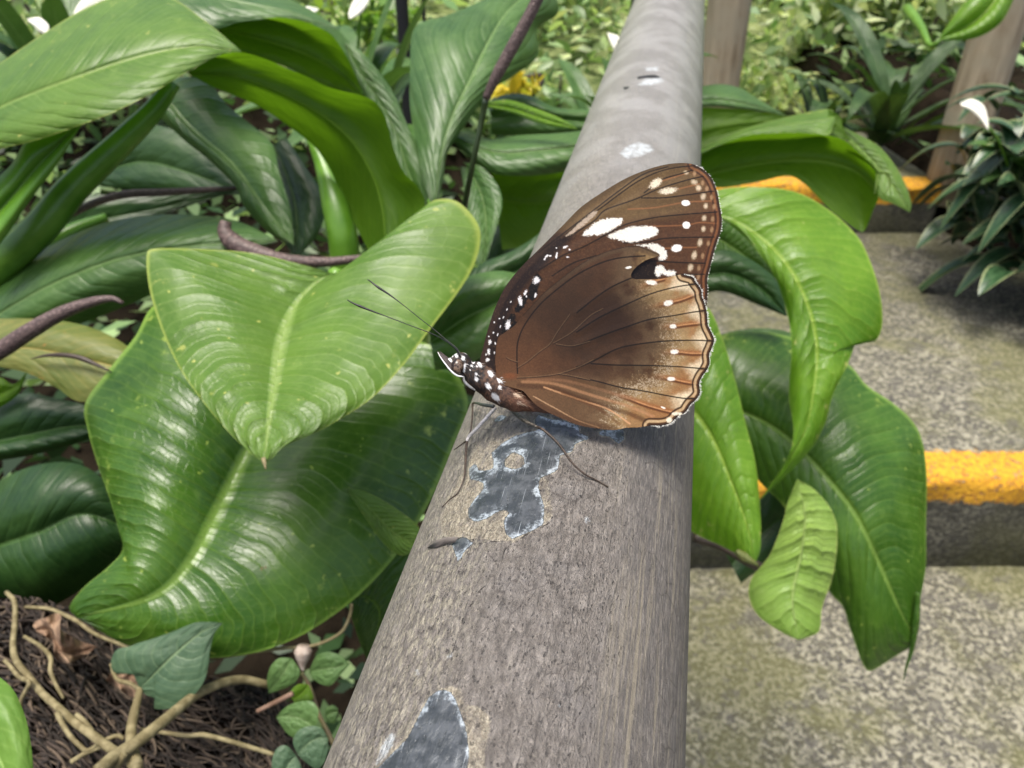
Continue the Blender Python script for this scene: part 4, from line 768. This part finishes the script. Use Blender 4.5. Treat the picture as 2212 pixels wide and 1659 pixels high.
leaf(pB, M_glossy, [(1500,900),(1540,740),(1640,716),(1740,740),(1830,785),(1872,832),(1925,868),(1965,903),(1990,945),(2002,1020),(2000,1130),(1999,1230),(1985,1310),(1978,1380)], [(1500,880),(1600,890),(1680,930),(1742,985),(1800,1050),(1852,1122),(1902,1225),(1945,1320),(1978,1380)],
     [(1500,900),(1580,960),(1640,1040),(1690,1090),(1740,1170),(1790,1275),(1820,1310),(1840,1370),(1870,1445),(1900,1440),(1930,1420),(1978,1392)], (.62, .60, .585, .57, .565, .57, .58), el=.035, er=.02, bl=.02, br=.016, wave=.004, wf=16, nv=110, nu=30)
tube('leaf_tip', [(1978,1340,.575),(1984,1280,.572),(1972,1390,.577),(1958,1440,.578),(1952,1470,.58)], [.0006, .0016, .003, .0016, .0003], M_glossy, pB)
leaf(pB, M_young, [(1722,1034),(1700,1090),(1690,1130),(1662,1200),(1624,1248),(1618,1290),(1640,1332),(1690,1366),(1724,1382)], [(1722,1034),(1738,1110),(1730,1200),(1712,1290),(1724,1382)], [(1722,1034),(1762,1060),(1796,1102),(1809,1152),(1800,1240),(1776,1312),(1770,1362),(1740,1378),(1724,1382)],
     (.47, .462, .455, .45), el=.01, er=.008, bl=.006, nv=70, nu=24, label='small yellow green quilted young leaf in front of the dark leaf')
leaf(pB, M_dark, [(1500,560),(1560,540),(1620,560),(1680,610),(1700,680)], [(1500,600),(1570,590),(1640,620),(1700,680)], [(1500,640),(1560,630),(1640,660),(1700,684)], (.60, .60, .60), bl=.01, nv=30)
leaf(pB, M_glossy, [(1500,420),(1560,450),(1620,500),(1660,560),(1680,600)], [(1500,500),(1560,520),(1620,560),(1680,600)], [(1500,620),(1560,610),(1620,604),(1680,602)], (.66, .66, .66), bl=.01, nv=30)
leaf(pB, M_dark, [(1560,1180),(1640,1080),(1700,1000),(1740,960),(1760,940)], [(1580,1220),(1660,1140),(1720,1080),(1760,940)], [(1600,1260),(1680,1200),(1760,1120),(1780,1000)], (.66, .66, .66), bl=.01, nv=30)
leaf(pB, M_grey, [(1460,790),(1540,730),(1620,710),(1700,716),(1760,750)], [(1460,830),(1560,790),(1660,780),(1760,760)], [(1460,900),(1560,870),(1680,840),(1760,770)], (.65, .65, .65), bl=.01, nv=40)
tube('stalk', [(1500,1160,.60),(1560,1180,.60),(1620,1215,.60),(1700,1250,.62)], [.004, .004, .004, .003], M_darkstem, pB)

# ------------------------------------------------------------------ root mound with ivy, lower left
def rootm():
    m = N('root_mat'); p = m.geo(); n1 = m.noise(p, 60, 6, .75); n2 = m.noise(p, 420, 4, .7)
    m.set(Base_Color=m.mix(m.sm(n1, .35, .7), (.004, .003, .002), (.018, .012, .009)), Roughness=.95, Normal=m.bump(m.math('ADD', n1, m.math('MULTIPLY', n2, .4)), 1., .01)); m.b.inputs['Specular IOR Level'].default_value = .05; return m.m
crest = cr([(-260,1250),(-100,1275),(0,1290),(100,1302),(180,1335),(250,1385),(330,1425),(400,1455),(480,1470),(560,1480),(620,1520),(660,1580),(690,1660),(700,1760)], 60)
def mound_pt(u, t):     # u along the crest 0..1, t down the face
    q = np.stack([np.interp(u, np.linspace(0, 1, 60), crest[:, k]) for k in (0, 1)], -1); x = q[..., 0]*(1-.1*t)-60*t; y = q[..., 1]+t*520
    d = .395-.10*np.sin(np.clip(t, 0, 1)*math.pi/2)+.010*vnoise(u*900+50, t*500+50, 40, 9)-.004*vnoise(u*900+50, t*500+50, 9, 10)
    return P(x, y, d)
U, T_ = np.meshgrid(np.linspace(0, 1, 90), np.linspace(0, 1, 60)); Vf = mound_pt(U.ravel(), T_.ravel())
back = mound_pt(np.linspace(0, 1, 90), np.zeros(90)); Vb = np.vstack([back+np.array([0, .02*k, -.05*k])*1. for k in range(1, 6)][::-1]); V = np.vstack([Vb, Vf]); nr_ = 65
mound = tag(mesh('root_mound', V, [(i*90+j, i*90+j+1, (i+1)*90+j+1, (i+1)*90+j) for i in range(nr_-1) for j in range(89)], rootm()), kind='structure')
Vs, Fs = [], []; cnt = 0; rc = []
for k in range(3600):
    u, t = random.random(), random.random()**1.2*.9; ang = random.gauss(.5, .6) if random.random() < .7 else random.uniform(0, 3.14); ln = random.uniform(.02, .07); pts = []
    cv = random.uniform(-.8, .8)
    for s_ in np.linspace(-.5, .5, 6):
        a_ = ang+cv*s_; pts.append((u+math.cos(a_)*s_*ln*1.1, t+math.sin(a_)*s_*ln*1.6))
    pp = mound_pt(np.clip(np.array([q[0] for q in pts]), 0, 1), np.clip(np.array([q[1] for q in pts]), -.01, 1)); view = CAM-pp; view /= np.linalg.norm(view, axis=1)[:, None]
    pp = pp+view*(.0008+random.random()*.004+.002*np.sin(np.linspace(0, 3.1, 6))[:, None]*random.random()); r = random.uniform(.0003, .0008)
    v_, f_, _ = tube_v(pp, [r, r, r*.4], 4, False); Vs.append(v_); Fs += [tuple(i+cnt for i in f) for f in f_]; cnt += len(v_)
    c0 = random.choice([(.020, .014, .010), (.045, .031, .023), (.010, .007, .005), (.034, .024, .018), (.11, .08, .055)]); rc += [c0]*len(v_)
rm = N('root_fibre'); rm.set(Base_Color=rm.attr('col', 'Color'), Roughness=.8)
tag(mesh('roots', np.vstack(Vs), Fs, rm.m, col=np.array(rc)), 'tangle of dark brown wiry roots over the mound, lower left', 'roots', kind='stuff')
# ivy creeping over the mound
iv = empty('ivy', base_pt(300, 1600, .33), 'ivy vine with pale woody stems and one grey green veined leaf on the root mound', 'vine')
Y = zt
z6 = lambda pts: zt(pts, 0., 1209.7, .3516)
def st6(pts, d, rad, name='stem', mat=None, label=None):
    q = z6([p[:2] for p in pts]); tube(name, [(x, y, dd) for (x, y), dd in zip(q, np.interp(np.linspace(0, 1, len(q)), np.linspace(0, 1, len(d)), d))], rad, mat or M_vine, iv, n=10, k=60, label=label)
st6([(600,1300),(700,1210),(840,1120),(980,1010),(1100,910),(1200,830),(1300,780),(1400,745),(1500,735),(1600,755),(1650,765)], (.272, .29, .32, .34, .35), [.0024, .0023, .0021, .0020, .0017])
st6([(40,200),(90,260),(90,400),(80,520),(100,620),(180,720),(260,820),(350,900),(450,990),(560,1070),(680,1160),(760,1210),(850,1290)], (.385, .36, .33, .30, .28), [.0011, .0014, .0015, .0017, .0019])
st6([(860,790),(845,860),(820,960),(805,1060),(815,1170),(840,1260)], (.321, .310, .30, .28), [.0014, .0020, .0022])
st6([(0,590),(60,650),(120,720),(180,750),(160,800),(130,860),(125,920)], (.36, .33, .33), [.0008, .001, .0008])
st6([(0,290),(150,290),(300,300),(400,340),(480,380),(560,440),(640,480),(740,520),(850,580)], (.39, .385, .375, .37), [.0008, .001, .0008])
st6([(350,940),(380,1000),(430,1080),(490,1140),(540,1170),(640,1110),(720,1080),(760,1100)], (.31, .30, .30), [.0010, .0009, .0008])
st6([(470,950),(520,990),(560,1040),(600,1100)], (.31, .30), [.0009, .0007])
st6([(860,1040),(1000,1060),(1150,1080),(1250,1075),(1400,1110),(1500,1140),(1600,1170),(1680,1195)], (.31, .315, .32), [.0007, .001, .0009])
st6([(440,1240),(520,1190),(620,1150)], (.30, .30), [.001, .0008]); st6([(700,1290),(740,1230),(770,1190)], (.28, .28), [.0016, .0012])
st6([(1290,610),(1400,590),(1600,560),(1750,540),(1900,530),(2000,500),(2100,440),(2150,340),(2160,270)], (.352, .352, .352), [.0008, .0008, .0007], mat=M_vine)
st6([(150,470),(250,530),(310,600),(310,680),(340,760),(390,850)], (.36, .34, .33), [.0008, .001, .0006])
st6([(680,640),(700,700),(730,740),(800,760),(860,800)], (.35, .34, .335), [.0006, .001, .001])
st6([(1580,930),(1700,870),(1800,820)], (.335, .335), [.001, .0012], mat=stalk_mat('reddish_stem', (.14,.08,.05), (.22,.14,.1)))
lf = leaf(iv, M_ivy, z6([(858,790),(835,740),(800,680),(740,700),(690,680),(685,610),(720,550),(800,530),(850,510),(950,480),(1060,440),(1200,385),(1300,380),(1368,388)]), z6([(858,790),(960,690),(1060,590),(1160,500),(1260,430),(1368,388)]),
     z6([(858,790),(900,830),(960,850),(985,870),(950,890),(960,915),(1080,905),(1180,840),(1250,750),(1280,650),(1290,560),(1310,470),(1340,420),(1368,388)]), (.320, .318, .320, .322), el=.003, er=-.002, bl=.003, nv=70, nu=20)
def sleaf(par, L, M, R, d, mat, **k): return leaf(par, mat, z6(L), z6(M), z6(R), d, nv=30, nu=10, bl=k.get('bl', .002), name='leaf')
cl = empty('creeper', base_pt(700, 1560, .34), 'small creeping plant with round green leaves beside the lower handrail', 'creeper')
tube('stem', [(x, y, .345) for x, y in z6([(1850,690),(1890,750),(1920,830),(1960,950),(2010,1050),(2060,1150)])], [.0009, .0011], stalk_mat('creeper_stem', (.14,.1,.06), (.22,.2,.08)), cl, n=6)
sleaf(cl, [(1900,690),(1915,640),(1950,585),(2010,565),(2080,580),(2150,640)], [(1900,690),(1980,670),(2060,660),(2150,640)], [(1900,690),(1920,730),(1980,765),(2030,770),(2080,720),(2150,640)], (.34, .335, .335), M_small)
sleaf(cl, [(1650,810),(1640,740),(1660,660),(1710,605),(1770,600)], [(1650,815),(1700,750),(1750,680),(1790,605)], [(1650,820),(1720,800),(1800,760),(1845,690),(1800,610)], (.345, .34, .34), M_small)
sleaf(cl, [(1790,850),(1790,800),(1830,765),(1870,760)], [(1800,860),(1840,830),(1870,800),(1890,765)], [(1810,880),(1870,870),(1925,850),(1900,770)], (.342, .34), M_bright)
sleaf(cl, [(1700,960),(1760,900),(1840,870),(1920,870),(1960,920)], [(1700,965),(1780,960),(1860,980),(1940,1040)], [(1700,975),(1760,1060),(1830,1100),(1920,1080),(1985,1040)], (.335, .33), M_small)
sleaf(cl, [(1830,1200),(1800,1120),(1830,1050),(1900,1020),(1970,1030),(2010,1080)], [(1830,1200),(1880,1140),(1940,1100),(2010,1090)], [(1830,1200),(1900,1260),(1960,1280),(2010,1200),(2015,1100)], (.32, .322), M_ivy)
sleaf(cl, [(1820,1200),(1760,1140),(1700,1160),(1670,1240),(1680,1330)], [(1820,1200),(1780,1250),(1750,1310),(1740,1370)], [(1820,1200),(1850,1270),(1860,1340),(1760,1400)], (.32, .315), M_ivy)
sleaf(cl, [(2000,960),(2000,920),(2040,890),(2075,910)], [(2000,960),(2030,940),(2075,930)], [(2000,965),(2020,1000),(2060,1000),(2080,940)], (.35, .35), M_small)
bud = [(x, y, .338) for x, y in z6([(1865,525),(1862,560),(1860,600),(1858,640),(1862,680)])]; tube('bud', bud, [.0026, .0040, .0030, .0016, .0005], stalk_mat('bud_pink', (.26,.19,.15), (.48,.40,.33), .7, 350, .0015), cl, n=12, k=20)
# shrivelled leaf
dm_ = N('dead_leaf'); dn = dm_.noise(dm_.geo(), 150, 4); dm_.set(Base_Color=dm_.mix(dm_.sm(dn, .35, .65), (.17, .10, .06), (.36, .24, .15)), Roughness=.8, Normal=dm_.bump(dn, 1., .004))
o = leaf(None, dm_.m, z6([(200,400),(230,370),(290,350),(330,330),(375,340),(370,420),(440,470),(500,500),(560,520),(590,530)]), z6([(220,430),(300,430),(340,500),(400,570),(480,570),(590,535)]), z6([(230,450),(280,470),(325,520),(340,600),(400,635),(500,600),(590,540)]), (.348, .35, .338, .35, .345), bl=.014, wave=.014, wf=24, nv=50, nu=14, name='dead_leaf')
tag(o, 'crumpled dry brown leaf lying on the root mound', 'dead leaf')
o = leaf(None, dm_.m, z6([(680,660),(720,700),(780,690),(840,690),(860,760)]), z6([(690,680),(740,740),(790,740),(850,780)]), z6([(650,740),(720,780),(780,830),(840,850),(860,800)]), (.35, .352, .345), bl=.006, wave=.006, wf=16, nv=30, nu=10, name='dead_leaf'); tag(o, 'torn dry scrap of leaf under the ivy leaf stalk', 'dead leaf')
o = leaf(None, M_plain, [(-120,1400),(-40,1440),(20,1480),(48,1530),(64,1590),(72,1680),(60,1800)], [(-160,1500),(-60,1560),(0,1640),(60,1800)], [(-200,1600),(-100,1700),(0,1780),(60,1802)], (.22, .215, .21, .21), el=.004, bl=.006, nv=40)
o.name = 'foreground_leaf'; tag(o, 'smooth light green leaf cut off by the lower left corner', 'leaf')
# brown fallen strap leaves on the path
fl = lambda pts, rad, lab: tag(tube('fallen_leaf', pts, rad, M_darkstem, None, n=8, k=30), lab, 'fallen leaf')
fl([(1440,1350,1.16),(1500,1392,1.15),(1560,1432,1.135),(1620,1455,1.125),(1660,1462,1.12)], [.006, .009, .009, .006, .001], 'brown fallen strip of leaf lying on the lower path')
# ------------------------------------------------------------------ posts
def wood():
    m = N('post_wood'); p = m.obj(); mp = m.mapping(p, (40, 40, 3)); n1 = m.noise(mp, 1, 5, .7, .4); n2 = m.noise(p, 10, 3)
    m.set(Base_Color=m.mix(m.sm(n2, .4, .7), m.mix(m.sm(n1, .35, .65), (.22, .165, .10), (.44, .36, .25)), (.36, .31, .22)), Roughness=.8, Normal=m.bump(n1, .8, .006)); return m.m
M_wood = wood()
def post(x, y, z0, z1, r, label, mat=M_wood, name='wooden_post', cat='post', lean=(0, 0), group=None):
    k = 24; pts = np.array([(x+lean[0]*t+.004*math.sin(t*9), y+lean[1]*t, z0+(z1-z0)*t) for t in np.linspace(0, 1, k)]); V, F, UV = tube_v(pts, [r*1.05, r, r*.98, r*.95], 20)
    o = mesh(name, V-pts[0], F, mat, None, uv=UV); o.location = pts[0]; return tag(o, label, cat, group)
def ground_at(px, py, z):
    r = P(float(px), float(py), 1.)-CAM; t = (z-CAMH)/r[2]; return CAM+r*t
g = ground_at(2052, 392, .30); post(g[0], g[1], .25, 3.0, .055, 'thick brown log post rising beside the upper step')
g = ground_at(1549, 185, .42); post(g[0], g[1], .1, 3.4, .062, 'brown wooden post standing close behind the handrail, farther off')
M_blackp = N('black_metal').set(Base_Color=(.012, .012, .014), Roughness=.5).m
for px, py, wpx, z, lab in ((874, 152, 26, .6, 'broad black fence post left of the erect leaf'), (914, 60, 8, .5, 'thin black fence post just right of the broad one'), (1368, 40, 22, .6, 'black fence post close to the left side of the handrail')):
    dd = 1.75; g = P(float(px), float(py), dd); post(g[0], g[1], .3, 3.2, wpx/2*dd/FP, lab, M_blackp, 'fence_post', 'fence post', group='black fence posts')

# ------------------------------------------------------------------ background planting
def cloud(name, cen, rad, n, size, cols, parent=None, asp=.45, shape='ell', seed=0, droop=.3, zmin=None):
    r = np.random.default_rng(seed); c = []
    p = r.normal(0, 1, (n, 3)); p /= np.linalg.norm(p, axis=1)[:, None]; p *= (r.random(n)**.4)[:, None]
    clump = r.normal(0, .55, (max(6, n//60), 3)); ci = r.integers(0, len(clump), n); p = p*.42+clump[ci]*.8
    P0 = np.array(cen)+p*np.array(rad)
    if zmin is not None: P0[:, 2] = np.maximum(P0[:, 2], zmin+r.random(n)*.05)
    d = r.normal(0, 1, (n, 3)); d[:, 2] -= droop; d /= np.linalg.norm(d, axis=1)[:, None]
    s = np.cross(d, r.normal(0, .6, (n, 3))+np.array([0, 0, 1.2])); s = np.cross(d, np.cross(s, d)); s /= np.linalg.norm(s, axis=1)[:, None]+1e-9; up = np.cross(s, d)
    L = size*r.uniform(.6, 1.3, n)[:, None]; W = L*asp*.5
    a0 = P0; a1 = P0+d*L*.3+s*W*.9+up*W*.25; a2 = P0+d*L*.65+s*W*.8+up*W*.2; a3 = P0+d*L-up*L*.08; a4 = P0+d*L*.65-s*W*.8+up*W*.2; a5 = P0+d*L*.3-s*W*.9+up*W*.25; m1 = P0+d*L*.3; m2 = P0+d*L*.65
    V = np.concatenate([a0, a1, a2, a3, a4, a5, m1, m2]); F = []
    for i in range(n):
        A = [i+k*n for k in range(8)]; F += [(A[0], A[1], A[6]), (A[6], A[1], A[2], A[7]), (A[7], A[2], A[3]), (A[0], A[6], A[5]), (A[5], A[6], A[7], A[4]), (A[4], A[7], A[3])]
    cc = np.array(cols)[r.integers(0, len(cols), n)]*r.uniform(.7, 1.3, (n, 1)); return mesh(name, V, F, M_cloud, parent, col=np.tile(cc, (8, 1)))
mc = N('bush_leaf'); cc_ = mc.attr('col', 'Color'); mc.set(Base_Color=cc_, Roughness=.4)
tr = mc.n('BsdfTranslucent'); mc.put(tr.inputs[0], mc.mix(1., cc_, (1.5, 1.55, .85), 'MULTIPLY')); mx = mc.n('MixShader'); mx.inputs[0].default_value = .35; mc.t.links.new(mc.b.outputs[0], mx.inputs[1]); mc.t.links.new(tr.outputs[0], mx.inputs[2]); mc.t.links.new(mx.outputs[0], mc.out.inputs[0]); M_cloud = mc.m
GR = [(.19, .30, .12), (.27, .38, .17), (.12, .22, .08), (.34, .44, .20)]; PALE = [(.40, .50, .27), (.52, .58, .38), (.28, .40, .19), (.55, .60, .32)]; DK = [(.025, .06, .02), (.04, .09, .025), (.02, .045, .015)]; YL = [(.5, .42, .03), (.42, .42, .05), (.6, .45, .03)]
def shrub(px, py, d, rad, n, size, cols, label, seed, name='shrub', cat='shrub', group=None, asp=.45, trunk=True):
    c = P(float(px), float(py), float(d)); base = np.array([c[0], c[1], max(.0, c[2]-rad[2]*1.3)]); e = empty(name, base, label, cat, group)
    cloud('foliage', c, rad, n, size, cols, e, asp, seed=seed)
    if trunk:
        for k in range(4):
            r = np.random.default_rng(seed*7+k); t = c+r.normal(0, .4, 3)*np.array(rad); q = cr(np.array([base, (base+t)/2+r.normal(0, .05, 3), t]), 14); V, F, UV = tube_v(q, [.014, .009, .003], 7); mesh('stem', V, F, M_darkstem, e, uv=UV)
    return e
bgs = [(1260, 120, 3.6, (.55, .4, .45), 1500, .07, GR, 'loose grey green shrub seen between erect leaf and handrail'),
       (1000, -40, 4.2, (.8, .5, .5), 1500, .08, PALE, 'pale feathery shrub above the erect leaf'),
       (640, 40, 3.4, (.7, .4, .5), 1300, .07, PALE, 'pale shrub behind the uppermost left leaves'),
       (1660, 40, 3.8, (.5, .4, .5), 1300, .07, GR, 'grey green shrub just right of the farther wooden post'),
       (1780, 60, 3.2, (.38, .3, .42), 900, .085, PALE, 'bright leafed shrub in the upper right middle'),
       (1950, 40, 3.0, (.35, .3, .45), 800, .08, PALE, 'light green shrub against the dark trunk shadows'),
       (1660, 220, 2.8, (.45, .3, .18), 900, .05, [(.28, .36, .11), (.20, .30, .09), (.4, .44, .18)], 'low yellow green ground shrub behind the right-hand plant'),
       (1960, 200, 3.6, (.6, .3, .3), 900, .07, GR, 'green shrub behind the spiky plant'),
       (2190, 60, 3.4, (.4, .3, .5), 900, .09, DK, 'dark bush behind the thick log post'),
       (60, 30, 1.9, (.35, .25, .25), 700, .06, GR, 'green bush in the upper left corner'),
       (800, 90, 2.3, (.22, .2, .25), 500, .06, [(.24, .36, .06), (.16, .3, .05), (.12, .22, .05)], 'yellow green bush left of the broad black post'),
       (1200, 230, 2.4, (.3, .2, .16), 500, .05, GR, 'low green shrub behind the curled leaves')]
for i, b in enumerate(bgs): shrub(*b, seed=100+i, group='shrubs in the background')
shrub(1128, 185, 2.1, (.05, .04, .035), 60, .05, YL, 'cluster of yellow leaves above the curled leaf', 301, 'yellow_shrub', 'shrub', asp=.5)
shrub(1390, 165, 2.6, (.11, .06, .10), 90, .06, [(.3, .4, .06), (.5, .36, .05), (.2, .32, .05)], 'small sprig with orange tinged leaves next to the handrail', 302, 'yellow_shrub', 'shrub', asp=.4)
# forest floor cover and far wood
r = np.random.default_rng(5); 
def cover(name, n, xr, yr, size, cols, lab, hz, seed):
    r = np.random.default_rng(seed); x = r.uniform(*xr, n); y = r.uniform(*yr, n); z = gz(x, y)+r.random(n)**1.5*hz; P0 = np.stack([x, y, z], 1)
    o = None; d = r.normal(0, 1, (n, 3)); d[:, 2] = abs(d[:, 2])*.6; d /= np.linalg.norm(d, axis=1)[:, None]; s = np.cross(d, r.normal(0, .5, (n, 3))+np.array([0, 0, 1.])); s /= np.linalg.norm(s, axis=1)[:, None]; L = size*r.uniform(.5, 1.4, n)[:, None]*(.6+y[:, None]*.12)
    V = np.concatenate([P0, P0+d*L*.4+s*L*.22, P0+d*L+np.array([0, 0, -1])*L*.15, P0+d*L*.4-s*L*.22]); F = [(i, i+n, i+2*n, i+3*n) for i in range(n)]
    cc = np.array(cols)[r.integers(0, len(cols), n)]*r.uniform(.6, 1.4, (n, 1)); return tag(mesh(name, V, F, M_cloud, None, col=np.tile(cc, (4, 1))), lab, 'foliage', kind='stuff')
cover('undergrowth', 42000, (-5, 6), (2.7, 8.5), .075, GR+PALE+PALE, 'blurred mass of pale green undergrowth on the far bank', .75, 64)
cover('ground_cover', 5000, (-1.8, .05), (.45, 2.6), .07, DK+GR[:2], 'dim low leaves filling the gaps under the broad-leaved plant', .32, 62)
cover('bed_plants', 3500, (1.15, 2.6), (.9, 3.2), .07, DK+GR[:1], 'dark low foliage in the bed beside the path', .25, 63)
# ---- strap leaves and lilies
def strap(base, az, ln, wd, rise, droop, mat, parent, nv=22, nu=4, name='leaf'):
    t = np.linspace(0, 1, nv); h = np.array([math.cos(az), math.sin(az), 0]); C0 = np.array(base)+h*(ln*t*math.cos(rise))[:, None]+np.array([0, 0, 1.])*(ln*(t*math.sin(rise)-droop*t**2.2))[:, None]
    sd = np.array([-math.sin(az), math.cos(az), 0]); w_ = wd*np.sin(np.clip(t*.93+.07, 0, 1)*math.pi)**.75; V = []; UV = []
    for j, u in enumerate(np.linspace(-1, 1, 2*nu+1)): V.append(C0+sd*(w_*u*.5)[:, None]+np.array([0, 0, 1.])*(abs(u)*w_*.18)[:, None]); UV.append(np.stack([np.full(nv, .5+.5*u), t], 1))
    nc = 2*nu+1; V = np.stack(V, 1).reshape(-1, 3); UV = np.stack(UV, 1).reshape(-1, 2); return mesh(name, V, [(i*nc+j, i*nc+j+1, (i+1)*nc+j+1, (i+1)*nc+j) for i in range(nv-1) for j in range(nc-1)], mat, parent, uv=UV)
M_strap = G('strap_dark', (.03, .08, .02), (.05, .11, .03), (.1, .2, .06), .3, 14, .5, .2)
def variegated():
    m = N('leaf_variegated'); uv = m.uv(); s = m.n('SeparateXYZ'); m.put(s.inputs[0], uv); au = m.math('MULTIPLY', m.math('ABSOLUTE', m.math('SUBTRACT', s.outputs[0], .5)), 2.); n1 = m.noise(uv, 7, 3)
    e = m.sm(m.math('ADD', au, m.math('MULTIPLY', n1, .5)), 1.02, 1.12); m.set(Base_Color=m.mix(e, m.mix(m.sm(n1, .4, .6), (.018, .05, .018), (.04, .09, .035)), (.22, .26, .12)), Roughness=.35); return m.m
M_var = variegated()
def strap_plant(base, n, ln, wd, mat, label, name, cat, seed, azr=(0, 6.28), group=None, rise=(.5, 1.3), droop=(.3, .8), sc=.03):
    r = random.Random(seed); e = empty(name, base, label, cat, group)
    for k in range(n):
        az = azr[0]+(azr[1]-azr[0])*(k+r.random()*.8)/n; strap(np.array(base)+np.array([r.uniform(-sc, sc), r.uniform(-sc, sc), r.uniform(0, sc)]), az, ln*r.uniform(.55, 1.25), wd*r.uniform(.6, 1.25), r.uniform(*rise), r.uniform(*droop), mat, e)
    return e
g = ground_at(1905, 330, .32); strap_plant((g[0], g[1], .33), 20, .55, .055, M_strap, 'spiky dark green plant with long strap leaves behind the upper step', 'spiky_plant', 'plant', 3)
g = ground_at(1800, 340, .32); strap_plant((g[0], g[1]+.1, .33), 14, .34, .045, M_strap, 'smaller strap-leaved plant left of the spiky one', 'spiky_plant', 'plant', 4)
VP = [(2175, 520, .30, 60, .13, .042, 'variegated leafy plant leaning over the path at the right edge, nearest one'), (2165, 425, .36, 50, .10, .036, 'variegated leafy plant at the foot of the thick log post'), (2240, 420, .42, 55, .12, .048, 'variegated leafy plant at the right edge, behind the nearest'),
      (2250, 620, .24, 50, .14, .046, 'low variegated plant at the right edge under the others'), (2250, 330, .48, 40, .11, .045, 'tall variegated plant right of the thick log post')]
for k, (x, y, z, n, ln, wd, lab) in enumerate(VP):
    g = ground_at(x, y, z); strap_plant(g, n, ln, wd, M_var, lab, 'variegated_plant', 'plant', 20+k, group='variegated plants beside the path', rise=(.0, 1.2), droop=(.3, 1.2), sc=.11)
def bedz(X, Y): return .02+.30*np.clip((X-1.10-.03*np.sin(Y*9))/.12, 0, 1)+.10*np.clip((Y-1.6)/.8, 0, 1)+.02*np.sin(X*31)*np.sin(Y*27)
sheet('planting_bed', 1.08, 3.2, -.2, 3.4, bedz, 70, 90, M_soil)
# peace lilies: white spathes on stalks above lance-shaped leaves
def spathe(par, L, M, R, d, stalk):
    leaf(par, M_spathe, L, M, R, d, bl=.004, nv=24, nu=6, name='flower'); tube('stalk', stalk, [.002, .003], M_stalk, par, n=6, k=12)
def lily(px, py, d, n, ln, wd, label, seed):
    c = P(float(px), float(py), float(d)); b = (c[0], c[1], c[2]); return strap_plant(b, n, ln, wd, M_grey, label, 'peace_lily', 'plant', seed, group='peace lilies', rise=(.5, 1.3), droop=(.2, .6))
e = lily(150, 260, 1.35, 14, .30, .05, 'peace lily with two white blooms in the upper left corner', 51)
spathe(e, [(155,40),(165,15),(185,-8),(215,-20),(235,0)], [(155,42),(180,25),(205,8),(240,0)], [(155,44),(180,45),(210,30),(240,5)], (1.1, 1.1, 1.1), [(165,42,1.1),(160,120,1.15),(150,260,1.3)])
spathe(e, [(60,40),(85,38),(105,55),(105,72)], [(60,42),(80,48),(95,58),(104,74)], [(60,45),(72,55),(85,68),(103,76)], (1.1, 1.1, 1.1), [(104,72,1.1),(110,130,1.15),(140,260,1.3)])
e = lily(790, 330, 1.3, 16, .34, .055, 'peace lily with two fading white blooms behind the upper left leaves', 52)
spathe(e, [(637,38),(645,20),(665,14),(687,18)], [(637,40),(650,27),(668,20),(687,20)], [(637,42),(655,36),(672,30),(687,24)], (1.1, 1.1, 1.1), [(640,40,1.12),(660,140,1.2),(760,330,1.3)])
spathe(e, [(752,30),(760,8),(775,-10),(800,-14)], [(754,38),(768,20),(782,4),(800,-10)], [(756,42),(775,32),(790,16),(800,-6)], (1.1, 1.1, 1.1), [(780,20,1.12),(774,120,1.2),(790,330,1.3)])
e = lily(1330, 330, 1.5, 12, .30, .05, 'peace lily with one white bloom partly hidden by the handrail', 53)
spathe(e, [(1312,72),(1318,90),(1330,115),(1340,128)], [(1312,71),(1328,85),(1338,105),(1340,128)], [(1312,70),(1335,78),(1350,95),(1340,128)], (1.2, 1.2, 1.2), [(1340,126,1.2),(1338,200,1.3),(1330,330,1.5)])
e = lily(2200, 400, 1.5, 14, .14, .045, 'peace lily with one cream bloom at the right edge before the log post', 54)
spathe(e, [(2075,222),(2100,214),(2125,228),(2134,255),(2136,278)], [(2075,224),(2100,228),(2120,245),(2136,278)], [(2075,228),(2098,240),(2118,258),(2134,280)], (1.35, 1.35, 1.35), [(2135,274,1.35),(2160,310,1.4),(2190,400,1.5)])
# bright hanging leaf near the top right
hl = empty('overhanging_plant', base_pt(2100, -400, 2.1), 'overhanging plant with one bright yellow green leaf near the top of the thick post', 'plant')
leaf(hl, M_bright, [(2160,-80),(2120,-30),(2080,10),(2050,50),(2030,80)], [(2190,-80),(2150,0),(2100,50),(2030,84)], [(2220,-80),(2180,20),(2150,60),(2100,84),(2030,88)], (1.5, 1.5, 1.52), bl=.03, nv=40)
tube('stalk', [(2170,-60,1.5),(2140,-200,1.6),(2100,-400,2.1)], [.006, .008], M_stalk, hl, n=8, k=12)
tube('stalk', [(2030,86,1.52),(2010,100,1.55),(1990,60,1.7),(1960,20,1.9)], [.003, .008, .014], M_stalk, hl, n=8, k=12)
